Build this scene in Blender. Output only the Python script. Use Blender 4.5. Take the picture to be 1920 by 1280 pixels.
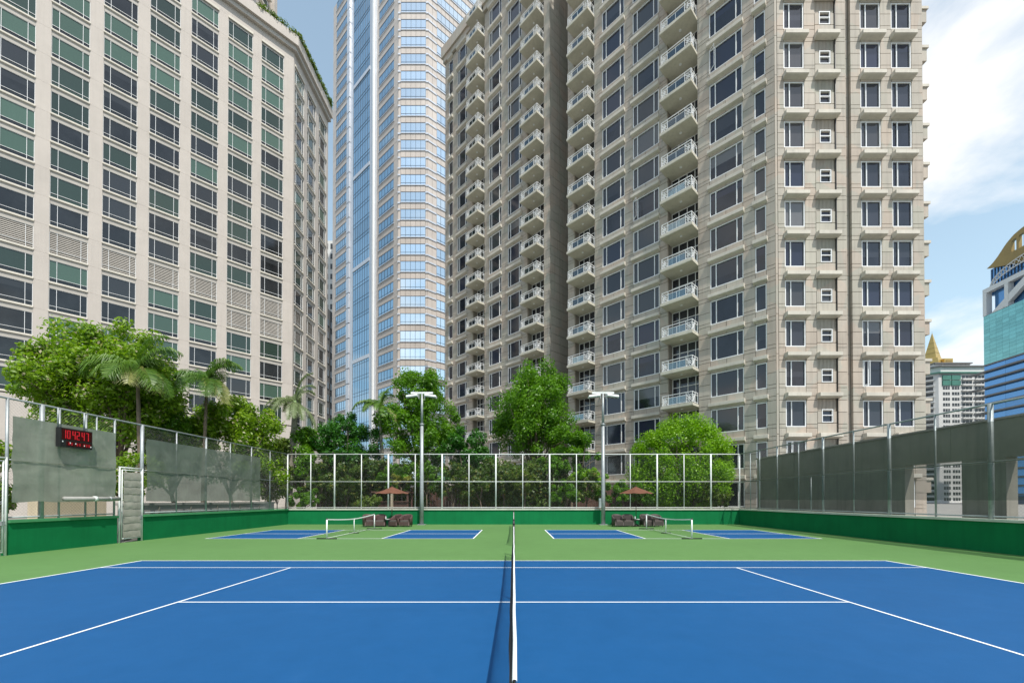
import bpy, math, random
import numpy as np
from mathutils import Vector, Matrix, noise

# ------------------------------------------------------------------ scene, camera, light
scene = bpy.context.scene
for o in list(bpy.data.objects):
    bpy.data.objects.remove(o)
C = bpy.context.collection
R = math.radians
random.seed(7)

PITCH = R(0.6)
FPX, CX, HORIZON, EYE = 795.0, 963.0, 936.0, 1.95
CY = HORIZON - FPX * math.tan(PITCH)
cam_d = bpy.data.cameras.new('camera')
cam_d.sensor_width = 36.0
cam_d.lens = FPX / 1920 * 36.0
cam_d.shift_x = -(CX - 960) / 1920
cam_d.shift_y = (CY - 640) / 1920
cam_d.clip_start = 0.05
cam_d.clip_end = 6000
cam = bpy.data.objects.new('camera', cam_d)
C.objects.link(cam)
cam.location = (0, 0, EYE)
cam.rotation_euler = (math.pi / 2 + PITCH, 0, 0)
scene.camera = cam

SUN = Vector((0.29, -0.54, 1.0)).normalized()
world = bpy.data.worlds.new('World')
scene.world = world
world.use_nodes = True
wn = world.node_tree
for n in list(wn.nodes):
    wn.nodes.remove(n)
def wnode(t, **k):
    n = wn.nodes.new(t)
    for a, v in k.items():
        setattr(n, a, v)
    return n
sky = wnode('ShaderNodeTexSky', sky_type='NISHITA', sun_disc=False)
sky.sun_elevation = math.asin(SUN.z)
sky.sun_rotation = math.atan2(SUN.x, SUN.y)
sky.dust_density = 1.2
sky.air_density = 1.0
sky.ozone_density = 1.4
bg = wnode('ShaderNodeBackground')
bg.inputs['Strength'].default_value = 0.15
out = wnode('ShaderNodeOutputWorld')
# scattered cumulus all over the sky: noise on the view direction projected on a cloud deck
tc = wnode('ShaderNodeTexCoord')
sep = wnode('ShaderNodeSeparateXYZ')
wn.links.new(tc.outputs['Generated'], sep.inputs[0])
zc = wnode('ShaderNodeMath', operation='MAXIMUM'); zc.inputs[1].default_value = 0.0
wn.links.new(sep.outputs['Z'], zc.inputs[0])
za = wnode('ShaderNodeMath', operation='ADD'); za.inputs[1].default_value = 0.22
wn.links.new(zc.outputs[0], za.inputs[0])
dv = wnode('ShaderNodeVectorMath', operation='DIVIDE')
wn.links.new(tc.outputs['Generated'], dv.inputs[0])
wn.links.new(za.outputs[0], dv.inputs[1])
mp = wnode('ShaderNodeMapping')
mp.inputs['Location'].default_value = (3.17, 1.13, 0.0)
mp.inputs['Scale'].default_value = (1.0, 1.0, 0.25)
wn.links.new(dv.outputs[0], mp.inputs[0])
nz = wnode('ShaderNodeTexNoise')
nz.inputs['Scale'].default_value = 1.55
nz.inputs['Detail'].default_value = 9
nz.inputs['Roughness'].default_value = 0.56
nz.inputs['Distortion'].default_value = 0.25
wn.links.new(mp.outputs[0], nz.inputs['Vector'])
rp = wnode('ShaderNodeValToRGB')
rp.color_ramp.elements[0].position = 0.47
rp.color_ramp.elements[0].color = (0, 0, 0, 1)
rp.color_ramp.elements[1].position = 0.63
rp.color_ramp.elements[1].color = (1, 1, 1, 1)
wn.links.new(nz.outputs['Fac'], rp.inputs[0])
mx = wnode('ShaderNodeMixRGB')
mx.inputs['Color2'].default_value = (6.4, 6.4, 6.4, 1)
wn.links.new(rp.outputs[0], mx.inputs['Fac'])
# thin humid veil over the whole sky, thicker towards the horizon
hz = wnode('ShaderNodeMath', operation='SUBTRACT'); hz.inputs[0].default_value = 1.0
wn.links.new(zc.outputs[0], hz.inputs[1])
hp3 = wnode('ShaderNodeMath', operation='POWER'); hp3.inputs[1].default_value = 2.4
wn.links.new(hz.outputs[0], hp3.inputs[0])
hm = wnode('ShaderNodeMath', operation='MULTIPLY_ADD'); hm.inputs[1].default_value = 0.62; hm.inputs[2].default_value = 0.26
wn.links.new(hp3.outputs[0], hm.inputs[0])
veil = wnode('ShaderNodeMixRGB')
veil.inputs['Color2'].default_value = (4.6, 6.25, 6.9, 1)
wn.links.new(hm.outputs[0], veil.inputs['Fac'])
wn.links.new(sky.outputs[0], veil.inputs['Color1'])
wn.links.new(veil.outputs[0], mx.inputs['Color1'])
wn.links.new(mx.outputs[0], bg.inputs['Color'])
wn.links.new(bg.outputs[0], out.inputs[0])

sun_d = bpy.data.lights.new('sun', 'SUN')
sun_d.energy = 4.2
sun_d.angle = R(0.53)
sun_d.color = (1.0, 0.955, 0.88)
sun_o = bpy.data.objects.new('sun', sun_d)
C.objects.link(sun_o)
sun_o.rotation_euler = SUN.to_track_quat('Z', 'Y').to_euler()
sun_o.location = (20, -30, 80)

scene.view_settings.view_transform = 'Standard'
scene.view_settings.look = 'None'
scene.view_settings.gamma = 1
scene.view_settings.exposure = 0.25
scene.view_settings.use_curve_mapping = False

# ------------------------------------------------------------------ pixel helpers (calibration only)
def unproj(px, py, Y):
    a = (px - CX) / FPX
    b = (CY - py) / FPX
    ry = math.cos(PITCH) - b * math.sin(PITCH)
    rz = math.sin(PITCH) + b * math.cos(PITCH)
    return Vector((a / ry * Y, Y, EYE + rz / ry * Y))
def project(X, Y, Z):
    z = Z - EYE
    d = Y * math.cos(PITCH) + z * math.sin(PITCH)
    v = -Y * math.sin(PITCH) + z * math.cos(PITCH)
    return CX + FPX * X / d, CY - FPX * v / d, d

# ------------------------------------------------------------------ materials
MATS = {}
class NT:
    def __init__(s, name):
        s.m = bpy.data.materials.new(name)
        s.m.use_nodes = True
        s.t = s.m.node_tree
        s.b = s.t.nodes['Principled BSDF']
        s.o = s.t.nodes['Material Output']
    def n(s, t, **k):
        x = s.t.nodes.new(t)
        for a, v in k.items():
            setattr(x, a, v)
        return x
    def l(s, a, b):
        s.t.links.new(a, b)
    def noise(s, scale, detail=4, rough=0.55, vec=None, dist=0.0):
        x = s.n('ShaderNodeTexNoise')
        x.inputs['Scale'].default_value = scale
        x.inputs['Detail'].default_value = detail
        x.inputs['Roughness'].default_value = rough
        x.inputs['Distortion'].default_value = dist
        if vec is not None:
            s.l(vec, x.inputs['Vector'])
        return x.outputs['Fac']
    def ramp(s, fac, stops):
        x = s.n('ShaderNodeValToRGB')
        e = x.color_ramp.elements
        while len(e) < len(stops):
            e.new(0.5)
        for k, (p, c) in enumerate(stops):
            e[k].position = p
            e[k].color = (c[0], c[1], c[2], 1) if not isinstance(c, (int, float)) else (c, c, c, 1)
        s.l(fac, x.inputs[0])
        return x.outputs[0]
    def mix(s, fac, a, b, mode='MIX'):
        x = s.n('ShaderNodeMixRGB', blend_type=mode)
        for v, i in ((fac, 0), (a, 1), (b, 2)):
            if isinstance(v, (int, float)):
                x.inputs[i].default_value = v if i == 0 else (v, v, v, 1)
            elif isinstance(v, tuple):
                x.inputs[i].default_value = (v[0], v[1], v[2], 1)
            else:
                s.l(v, x.inputs[i])
        return x.outputs[0]
    def math(s, op, a, b=0.0, c=None):
        x = s.n('ShaderNodeMath', operation=op)
        for i, v in enumerate((a, b, c)):
            if v is None:
                continue
            if isinstance(v, (int, float)):
                x.inputs[i].default_value = v
            else:
                s.l(v, x.inputs[i])
        return x.outputs[0]
    def coord(s, kind='Object', scale=None, world=False):
        if world:
            g = s.n('ShaderNodeNewGeometry').outputs['Position']
        else:
            g = s.n('ShaderNodeTexCoord').outputs[kind]
        if scale:
            m = s.n('ShaderNodeMapping')
            m.inputs['Scale'].default_value = scale
            s.l(g, m.inputs[0])
            return m.outputs[0]
        return g
    def bump(s, h, strength=0.3, dist=0.01):
        x = s.n('ShaderNodeBump')
        x.inputs['Strength'].default_value = strength
        x.inputs['Distance'].default_value = dist
        s.l(h, x.inputs['Height'])
        s.l(x.outputs[0], s.b.inputs['Normal'])

def surf(name, col, rough=0.6, var=0.12, scale=3.0, metal=0.0, stain=0.0, bump=0.0, bscale=60, rnd=0.0, spec=0.5,
         streak=0.0, hue=0.0):
    """matt surface: base colour, soft large-scale variation, optional stains / vertical run-off streaks, fine relief"""
    t = NT(name)
    pos = t.coord(world=True)
    c = tuple(col)
    n1 = t.noise(scale, 5, 0.6, pos)
    lo = tuple(x * (1 - var) for x in c)
    hi = tuple(min(1, x * (1 + var)) for x in c)
    col_s = t.ramp(n1, [(0.3, lo), (0.7, hi)])
    if stain:
        n2 = t.noise(scale * 0.35, 8, 0.7, pos, 0.6)
        f = t.ramp(n2, [(0.5, 0.0), (0.72, 1.0)])
        col_s = t.mix(t.math('MULTIPLY', f, stain), col_s, tuple(x * 0.45 for x in c))
    if streak:
        sv = t.coord(world=True, scale=(2.6, 2.6, 0.13))
        n3 = t.noise(1.6, 6, 0.65, sv)
        f = t.ramp(n3, [(0.48, 0.0), (0.75, 1.0)])
        col_s = t.mix(t.math('MULTIPLY', f, streak), col_s, tuple(x * 0.5 for x in c))
    if rnd:
        oi = t.n('ShaderNodeObjectInfo').outputs['Random']
        k = t.math('MULTIPLY_ADD', oi, 2 * rnd, 1 - rnd)
        col_s = t.mix(1.0, col_s, k, 'MULTIPLY')
    if hue:
        # per-slab tint: cells about one cladding panel high, pinkish to greenish
        cell = t.n('ShaderNodeTexVoronoi')
        cell.inputs['Scale'].default_value = 0.62
        t.l(pos, cell.inputs['Vector'])
        sp_ = t.n('ShaderNodeSeparateColor')
        t.l(cell.outputs['Color'], sp_.inputs[0])
        tint = t.ramp(sp_.outputs[0], [(0.0, (1.07, .985, .94)), (0.5, (1, 1, 1)), (1.0, (.93, .985, .96))])
        col_s = t.mix(hue, col_s, t.mix(1.0, col_s, tint, 'MULTIPLY'))
    t.l(col_s, t.b.inputs['Base Color'])
    t.b.inputs['Roughness'].default_value = rough
    t.b.inputs['Metallic'].default_value = metal
    t.b.inputs['Specular IOR Level'].default_value = spec
    if bump:
        t.bump(t.noise(bscale, 4, 0.6, pos), bump, 0.004)
    MATS[name] = t.m
    return t.m

surf('ground', (0.20, 0.19, 0.17), 0.9, 0.2, 0.6, stain=0.4, bump=0.4)
def paint(name, col):
    t = NT(name)
    pos = t.coord(world=True)
    a = t.noise(0.30, 6, 0.62, pos, 0.4)
    b = t.noise(2.2, 6, 0.7, pos)
    g = t.noise(240, 2, 0.5, pos)
    c = t.ramp(a, [(0.3, tuple(x * 0.93 for x in col)), (0.7, tuple(x * 1.07 for x in col))])
    c = t.mix(0.16, c, t.ramp(b, [(0.35, tuple(x * 0.72 for x in col)), (0.7, tuple(min(1, x * 1.25 + 0.01) for x in col))]))
    dm = t.ramp(t.noise(0.85, 9, 0.72, pos, 1.2), [(0.57, 0.0), (0.74, 1.0)])
    c = t.mix(t.math('MULTIPLY', dm, 0.16), c, tuple(min(1, x * 1.15 + 0.035) for x in col))
    c = t.mix(0.10, c, t.ramp(g, [(0.3, 0.0), (0.7, tuple(min(1, x * 2) for x in col))]))
    # brush / squeegee direction marks
    sv = t.coord(world=True, scale=(0.12, 1.6, 1))
    c = t.mix(t.math('MULTIPLY', t.ramp(t.noise(1.3, 5, 0.6, sv), [(0.45, 0.0), (0.75, 1.0)]), 0.13), c, tuple(x * 0.78 for x in col))
    t.l(c, t.b.inputs['Base Color'])
    t.b.inputs['Roughness'].default_value = 0.62
    t.b.inputs['Specular IOR Level'].default_value = 0.16
    t.bump(g, 0.35, 0.0015)
    MATS[name] = t.m
paint('court_green', (0.103, 0.212, 0.068))
paint('court_blue', (0.009, 0.080, 0.222))
surf('line_white', (0.80, 0.82, 0.83), 0.6, 0.06, 2.0, stain=0.15)
surf('wall_green', (0.004, 0.155, 0.050), 0.75, 0.10, 0.8, stain=0.22, streak=0.25, spec=.15)
surf('cap_green', (0.06, 0.27, 0.11), 0.6, 0.12, 1.5, stain=0.25)
surf('cap_pale', (0.50, 0.53, 0.44), 0.7, 0.12, 1.5, stain=0.3)
surf('steel_white', (0.66, 0.68, 0.66), 0.45, 0.08, 5.0, metal=0.0, stain=0.25)
surf('galv', (0.32, 0.345, 0.35), 0.48, 0.14, 7.0, metal=0.4, stain=0.2)
surf('galv_dull', (0.30, 0.34, 0.34), 0.5, 0.15, 7.0, metal=0.3, stain=0.3)
surf('wire', (0.20, 0.21, 0.20), 0.6, 0.1, 5.0, metal=0.3)
surf('net_black', (0.012, 0.012, 0.014), 0.8, 0.1)
surf('net_band', (0.78, 0.78, 0.76), 0.7, 0.05, 6.0, stain=0.1)
surf('black_metal', (0.02, 0.02, 0.022), 0.45, 0.2, 6)
surf('dark_plastic', (0.018, 0.018, 0.02), 0.35, 0.2, 6)
surf('concrete', (0.27, 0.255, 0.215), 0.85, 0.16, 0.7, stain=0.45, streak=0.55, bump=0.3)
surf('cream', (0.62, 0.52, 0.38), 0.8, 0.08, 0.8, stain=0.3, streak=0.25)
surf('grey_render', (0.34, 0.33, 0.31), 0.85, 0.15, 0.9, stain=0.4, streak=0.3)
surf('brown_wood', (0.085, 0.042, 0.03), 0.7, 0.25, 1.4, stain=0.3, rnd=0.25)
surf('soil', (0.05, 0.04, 0.028), 0.95, 0.3, 2)
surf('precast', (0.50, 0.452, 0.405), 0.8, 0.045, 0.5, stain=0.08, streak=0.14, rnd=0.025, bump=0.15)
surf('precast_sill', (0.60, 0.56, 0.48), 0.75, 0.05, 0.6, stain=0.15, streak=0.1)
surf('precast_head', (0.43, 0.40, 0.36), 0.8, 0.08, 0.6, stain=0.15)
surf('hotel_core', (0.32, 0.30, 0.27), 0.85, 0.1, 0.5)
surf('stone', (0.435, 0.39, 0.33), 0.75, 0.07, 0.5, stain=0.22, streak=0.42, rnd=0.07, bump=0.12, hue=0.9)
surf('stone_core', (0.22, 0.197, 0.168), 0.9, 0.1, 0.5)
surf('awning_stone', (0.56, 0.52, 0.445), 0.75, 0.08, 1.0, stain=0.3, streak=0.25, rnd=0.05)
surf('slab_paint', (0.56, 0.53, 0.44), 0.75, 0.08, 0.8, stain=0.3, streak=0.3)
surf('white_paint', (0.78, 0.79, 0.79), 0.5, 0.04, 3.0, stain=0.08)
surf('granite_pink', (0.54, 0.48, 0.43), 0.45, 0.10, 0.25, rnd=0.03)
surf('granite_joint', (0.12, 0.11, 0.11), 0.7, 0.1, 0.5)
surf('alu_pale', (0.62, 0.64, 0.68), 0.35, 0.05, 0.5, metal=0.35)
surf('mullion_dark', (0.09, 0.11, 0.14), 0.4, 0.05, 0.5, metal=0.4)
surf('white_far', (0.66, 0.66, 0.64), 0.7, 0.05, 0.1, streak=0.15)
surf('gold', (0.52, 0.37, 0.12), 0.42, 0.12, 0.12, metal=0.45)
surf('gold_dark', (0.30, 0.205, 0.065), 0.5, 0.12, 0.12, metal=0.3)
surf('fin_grey', (0.17, 0.165, 0.16), 0.6, 0.1, 0.2)
surf('green_glazed', (0.06, 0.20, 0.15), 0.3, 0.15, 0.3)
surf('canvas_brown', (0.135, 0.052, 0.027), 0.85, 0.12, 3.0, stain=0.15)
surf('rattan_red', (0.075, 0.042, 0.037), 0.65, 0.25, 40, bump=1.0, bscale=70)
surf('rattan', (0.055, 0.043, 0.039), 0.65, 0.25, 40, bump=1.0, bscale=70)
surf('cushion', (0.10, 0.08, 0.074), 0.9, 0.1, 6)
surf('cushion_dark', (0.025, 0.025, 0.028), 0.9, 0.1, 6)
surf('bark', (0.13, 0.10, 0.07), 0.9, 0.3, 4, bump=0.8, bscale=25)
surf('palm_bark', (0.24, 0.21, 0.17), 0.9, 0.2, 3, bump=0.8, bscale=18)
surf('crownshaft', (0.16, 0.24, 0.09), 0.6, 0.15, 3)
surf('tableware', (0.75, 0.77, 0.76), 0.3, 0.05, 3)

def emis(name, col, st):
    t = NT(name)
    t.b.inputs['Base Color'].default_value = (col[0] * 0.4, col[1] * 0.4, col[2] * 0.4, 1)
    t.b.inputs['Emission Color'].default_value = (*col, 1)
    t.b.inputs['Emission Strength'].default_value = st
    MATS[name] = t.m
emis('led_red', (1.0, 0.02, 0.04), 0.26)
emis('led_dim', (0.8, 0.01, 0.03), 0.05)
surf('led_back', (0.045, 0.002, 0.004), 0.25, 0.1)

def glass_room(name, dark, h, rough=0.06, fold=7.0, var=1.0):
    """window glass over a room: object colour = blind / curtain colour, object alpha = how far it is let down"""
    t = NT(name)
    co = t.coord('Object')
    sp = t.n('ShaderNodeSeparateXYZ')
    t.l(co, sp.inputs[0])
    oi = t.n('ShaderNodeObjectInfo')
    up = t.math('DIVIDE', sp.outputs['Z'], h)
    edge = t.math('SUBTRACT', 1.0, oi.outputs['Alpha'])
    isb = t.math('GREATER_THAN', up, edge)
    w = t.n('ShaderNodeTexWave', wave_type='BANDS', bands_direction='X')
    w.inputs['Scale'].default_value = fold * 0.5
    w.inputs['Distortion'].default_value = 2.5
    w.inputs['Detail'].default_value = 2
    t.l(co, w.inputs['Vector'])
    pos = t.coord(world=True)
    nb = t.noise(0.55, 3, 0.6, pos)
    fold_shade = t.math('MULTIPLY_ADD', w.outputs['Fac'], 0.22, 0.84)  # shade between curtain folds, painted as darker bands in the blind colour
    blind = t.mix(1.0, oi.outputs['Color'], fold_shade, 'MULTIPLY')
    room = t.mix(t.ramp(nb, [(0.35, 0.0), (0.75, 1.0)]), tuple(x * 0.6 for x in dark), tuple(x * 1.5 for x in dark))
    t.l(t.mix(isb, room, blind), t.b.inputs['Base Color'])
    t.b.inputs['Roughness'].default_value = rough
    t.b.inputs['IOR'].default_value = 1.52
    t.b.inputs['Specular IOR Level'].default_value = 0.6
    nn = t.noise(0.35, 2, 0.5, pos)
    t.bump(nn, 0.06, 0.05)
    MATS[name] = t.m
glass_room('hotel_glass', (0.016, 0.018, 0.020), 2.56)
glass_room('res_glass', (0.020, 0.022, 0.032), 2.1)

def glass_mirror(name, col, rough=0.04, metal=0.85, wob=0.10):
    t = NT(name)
    pos = t.coord(world=True)
    oi = t.n('ShaderNodeObjectInfo').outputs['Random']
    c = t.mix(oi, tuple(x * 0.86 for x in col), tuple(min(1, x * 1.1) for x in col))
    t.l(c, t.b.inputs['Base Color'])
    t.b.inputs['Metallic'].default_value = metal
    t.b.inputs['Roughness'].default_value = rough
    t.bump(t.noise(0.18, 2, 0.5, pos), wob, 0.12)
    MATS[name] = t.m
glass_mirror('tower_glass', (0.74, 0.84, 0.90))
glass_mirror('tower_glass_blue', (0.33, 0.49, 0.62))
glass_mirror('teal_glass', (0.20, 0.47, 0.46), 0.12, 0.6)
glass_mirror('blue_glass', (0.12, 0.30, 0.58), 0.12, 0.6)
surf('dark_window', (0.05, 0.052, 0.055), 0.12, 0.3, 0.4, rnd=0.3)

def clear_glass():
    t = NT('rail_glass')
    tr = t.n('ShaderNodeBsdfTransparent')
    tr.inputs[0].default_value = (0.72, 0.80, 0.80, 1)
    gl = t.n('ShaderNodeBsdfGlossy')
    gl.inputs['Roughness'].default_value = 0.05
    gl.inputs['Color'].default_value = (0.85, 0.95, 1, 1)
    fr = t.n('ShaderNodeFresnel')
    fr.inputs[0].default_value = 1.5
    ms = t.n('ShaderNodeMixShader')
    t.l(t.math('MULTIPLY_ADD', fr.outputs[0], 1.0, 0.10), ms.inputs[0])
    t.l(tr.outputs[0], ms.inputs[1])
    t.l(gl.outputs[0], ms.inputs[2])
    t.l(ms.outputs[0], t.o.inputs[0])
    MATS['rail_glass'] = t.m
clear_glass()

def fabric(name, col, open_, trans=0.25):
    """woven shade cloth: partly see-through weave, slight dirt"""
    t = NT(name)
    pos = t.coord(world=True)
    n1 = t.noise(1.1, 7, 0.65, pos, 0.5)
    c = t.ramp(n1, [(0.3, tuple(x * 0.78 for x in col)), (0.7, tuple(x * 1.15 for x in col))])
    sv = t.coord(world=True, scale=(3, 3, 0.3))
    c = t.mix(t.math('MULTIPLY', t.ramp(t.noise(1.2, 5, 0.6, sv), [(0.5, 0.0), (0.75, 1.0)]), 0.3), c, tuple(x * 0.6 for x in col))
    df = t.n('ShaderNodeBsdfDiffuse')
    t.l(c, df.inputs[0])
    tl = t.n('ShaderNodeBsdfTranslucent')
    t.l(c, tl.inputs[0])
    m1 = t.n('ShaderNodeMixShader')
    m1.inputs[0].default_value = trans
    t.l(df.outputs[0], m1.inputs[1])
    t.l(tl.outputs[0], m1.inputs[2])
    tr = t.n('ShaderNodeBsdfTransparent')
    m2 = t.n('ShaderNodeMixShader')
    m2.inputs[0].default_value = open_
    t.l(m1.outputs[0], m2.inputs[1])
    t.l(tr.outputs[0], m2.inputs[2])
    t.l(m2.outputs[0], t.o.inputs[0])
    MATS[name] = t.m
fabric('screen_grey', (0.26, 0.285, 0.235), 0.05, .15)
fabric('screen_green', (0.175, 0.205, 0.17), 0.17, .2)
fabric('screen_dark', (0.12, 0.135, 0.105), 0.40)
fabric('screen_sheer', (0.065, 0.095, 0.075), 0.58)
fabric('gate_canvas', (0.40, 0.385, 0.33), 0.05)

def leaf_mat(name, dark, light, alt=None, transl=0.35):
    t = NT(name)
    at = t.n('ShaderNodeAttribute', attribute_name='tint')
    sp = t.n('ShaderNodeSeparateColor')
    t.l(at.outputs['Color'], sp.inputs[0])
    c = t.ramp(sp.outputs[0], [(0.0, dark), (1.0, light)])
    if alt:
        c = t.mix(t.math('GREATER_THAN', sp.outputs[1], alt[1]), c, alt[0])
    t.l(c, t.b.inputs['Base Color'])
    t.b.inputs['Roughness'].default_value = 0.42
    t.b.inputs['Specular IOR Level'].default_value = 0.4
    tl = t.n('ShaderNodeBsdfTranslucent')
    t.l(t.mix(1.0, c, (1.35, 1.5, 0.55), 'MULTIPLY'), tl.inputs[0])
    ms = t.n('ShaderNodeMixShader')
    ms.inputs[0].default_value = transl
    t.l(t.b.outputs[0], ms.inputs[1])
    t.l(tl.outputs[0], ms.inputs[2])
    t.l(ms.outputs[0], t.o.inputs[0])
    MATS[name] = t.m
leaf_mat('leaf_light', (0.10, 0.21, 0.010), (0.25, 0.38, 0.020), ((0.46, 0.40, 0.28), 0.94), .42)
leaf_mat('leaf_mid', (0.052, 0.16, 0.008), (0.145, 0.30, 0.014), None, .4)
leaf_mat('leaf_olive', (0.06, 0.115, 0.016), (0.16, 0.23, 0.03), ((0.22, 0.19, 0.06), 0.95))
leaf_mat('leaf_dark', (0.020, 0.10, 0.010), (0.06, 0.20, 0.018))
leaf_mat('leaf_lime', (0.10, 0.25, 0.006), (0.24, 0.42, 0.010), None, .4)
leaf_mat('leaf_shade', (0.035, 0.085, 0.014), (0.10, 0.17, 0.025), ((0.20, 0.19, 0.04), 0.9))
leaf_mat('leaf_yellow', (0.13, 0.18, 0.02), (0.32, 0.30, 0.05))
leaf_mat('palm_leaf', (0.035, 0.105, 0.010), (0.12, 0.21, 0.022), ((0.27, 0.28, 0.09), 0.9), 0.25)
leaf_mat('palm_pale', (0.10, 0.15, 0.055), (0.19, 0.235, 0.10), None, 0.2)

# ------------------------------------------------------------------ mesh helpers
class MB:
    def __init__(s):
        s.v, s.f = [], []
    def box(s, x0, x1, y0, y1, z0, z1):
        b = len(s.v)
        s.v += [(x0, y0, z0), (x1, y0, z0), (x1, y1, z0), (x0, y1, z0), (x0, y0, z1), (x1, y0, z1), (x1, y1, z1), (x0, y1, z1)]
        s.f += [(b, b + 3, b + 2, b + 1), (b + 4, b + 5, b + 6, b + 7), (b, b + 1, b + 5, b + 4),
                (b + 1, b + 2, b + 6, b + 5), (b + 2, b + 3, b + 7, b + 6), (b + 3, b, b + 4, b + 7)]
        return s
    def quad(s, a, b, c, d):
        k = len(s.v)
        s.v += [tuple(a), tuple(b), tuple(c), tuple(d)]
        s.f.append((k, k + 1, k + 2, k + 3))
        return s
    def prism(s, poly, z0, z1):
        n, b = len(poly), len(s.v)
        s.v += [(p[0], p[1], z0) for p in poly] + [(p[0], p[1], z1) for p in poly]
        s.f.append(tuple(b + i for i in reversed(range(n))))
        s.f.append(tuple(b + n + i for i in range(n)))
        for i in range(n):
            j = (i + 1) % n
            s.f.append((b + i, b + j, b + n + j, b + n + i))
        return s
    def tube(s, pts, rads, n=8, caps=True):
        pts = [Vector(p) for p in pts]
        if isinstance(rads, (int, float)):
            rads = [rads] * len(pts)
        b = len(s.v)
        up0 = Vector((0, 0, 1))
        for i, p in enumerate(pts):
            d = (pts[min(i + 1, len(pts) - 1)] - pts[max(i - 1, 0)]).normalized()
            ref = up0 if abs(d.z) < 0.9 else Vector((1, 0, 0))
            a = d.cross(ref).normalized()
            c = d.cross(a).normalized()
            for k in range(n):
                t = 2 * math.pi * k / n
                q = p + (a * math.cos(t) + c * math.sin(t)) * rads[i]
                s.v.append(tuple(q))
        for i in range(len(pts) - 1):
            for k in range(n):
                j = (k + 1) % n
                s.f.append((b + i * n + k, b + i * n + j, b + (i + 1) * n + j, b + (i + 1) * n + k))
        if caps:
            s.f.append(tuple(b + k for k in reversed(range(n))))
            s.f.append(tuple(b + (len(pts) - 1) * n + k for k in range(n)))
        return s
    def bar(s, p0, p1, w):
        return s.tube([p0, p1], w * 0.7071, 4)
    def mesh(s, name, mat, smooth=False):
        m = bpy.data.meshes.new(name)
        m.from_pydata(s.v, [], s.f)
        m.materials.append(MATS[mat])
        if smooth:
            m.polygons.foreach_set('use_smooth', [True] * len(m.polygons))
        m.update()
        return m
    def build(s, name, mat, parent=None, smooth=False, **k):
        return add(name, s.mesh(name, mat, smooth), parent, **k)

def add(name, mesh, parent=None, loc=(0, 0, 0), rotz=0.0, **k):
    o = bpy.data.objects.new(name, mesh)
    C.objects.link(o)
    o.location = loc
    if rotz:
        o.rotation_euler = (0, 0, rotz)
    if parent is not None:
        o.parent = parent
    for a, v in k.items():
        if v is not None:
            o[a] = v
    return o
def thing(name, label, category, loc=(0, 0, 0), rotz=0.0, group=None):
    return add(name, None, None, loc, rotz, label=label, category=category, group=group)
def copy_tree(o, parent=None):
    c = o.copy()
    C.objects.link(c)
    if parent is not None:
        c.parent = parent
    for ch in [x for x in CHILD.get(o.name, [])]:
        copy_tree(ch, c)
    return c
CHILD = {}
def register(root):
    """remember the children of a prototype so it can be copied cheaply"""
    for o in bpy.data.objects:
        if o.parent is not None and o not in CHILD.setdefault(o.parent.name, []):
            CHILD[o.parent.name].append(o)

def np_mesh(name, V, Q, mat, tint=None):
    m = bpy.data.meshes.new(name)
    nv, nq, k = len(V), len(Q), Q.shape[1]
    m.vertices.add(nv)
    m.vertices.foreach_set('co', V.astype(np.float32).ravel())
    m.loops.add(nq * k)
    m.loops.foreach_set('vertex_index', Q.astype(np.int32).ravel())
    m.polygons.add(nq)
    m.polygons.foreach_set('loop_start', np.arange(0, nq * k, k, dtype=np.int32))
    if tint is not None:
        ca = m.color_attributes.new('tint', 'FLOAT_COLOR', 'POINT')
        col = np.zeros((nv, 4), np.float32)
        col[:, 0] = tint[0]
        col[:, 1] = tint[1]
        col[:, 3] = 1
        ca.data.foreach_set('color', col.ravel())
    m.materials.append(MATS[mat])
    m.update(calc_edges=True)
    m.validate()
    return m

# ------------------------------------------------------------------ ground and courts
WX, WY0, WY1 = 17.7, 4.0, 33.3      # inner faces of the enclosure
add('ground', MB().quad((-2500, -2500, -0.03), (2500, -2500, -0.03), (2500, 2500, -0.03), (-2500, 2500, -0.03)).mesh('ground', 'ground'),
    kind='structure', label='grey paved ground around the courts and towers')
green = add('court_apron', MB().quad((-WX - .1, -12, 0), (WX + .1, -12, 0), (WX + .1, WY1 + .1, 0), (-WX - .1, WY1 + .1, 0)).mesh('court_apron', 'court_green'),
            kind='structure', label='light green acrylic court apron around the blue courts')
YC = 8.07
TX, TY, SY, SX = 11.885, 5.485, 4.115, 6.40
tennis = add('tennis_court', MB().quad((-TX, YC - TY, .004), (TX, YC - TY, .004), (TX, YC + TY, .004), (-TX, YC + TY, .004)).mesh('tennis_court', 'court_blue'),
             kind='structure', label='blue tennis court floor with white lines')
def line(x0, x1, y0, y1, par, z=.008):
    MB().quad((x0, y0, z), (x1, y0, z), (x1, y1, z), (x0, y1, z)).build('painted_line', 'line_white', par)
w = .05
for sx in (-1, 1):
    a, b = sorted((sx * TX, sx * (TX - .075)))
    line(a, b, YC - TY, YC + TY, tennis)
    a, b = sorted((sx * SX, sx * (SX - w)))
    line(a, b, YC - SY + w, YC + SY - w, tennis)
for sy in (-1, 1):
    a, b = sorted((YC + sy * TY, YC + sy * (TY - .06)))
    line(-TX + .075, TX - .075, a, b, tennis)
    a, b = sorted((YC + sy * SY, YC + sy * (SY - w)))
    line(-TX + .075, TX - .075, a, b, tennis)
line(-SX + w, SX - w, YC - w / 2, YC + w / 2, tennis)

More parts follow.
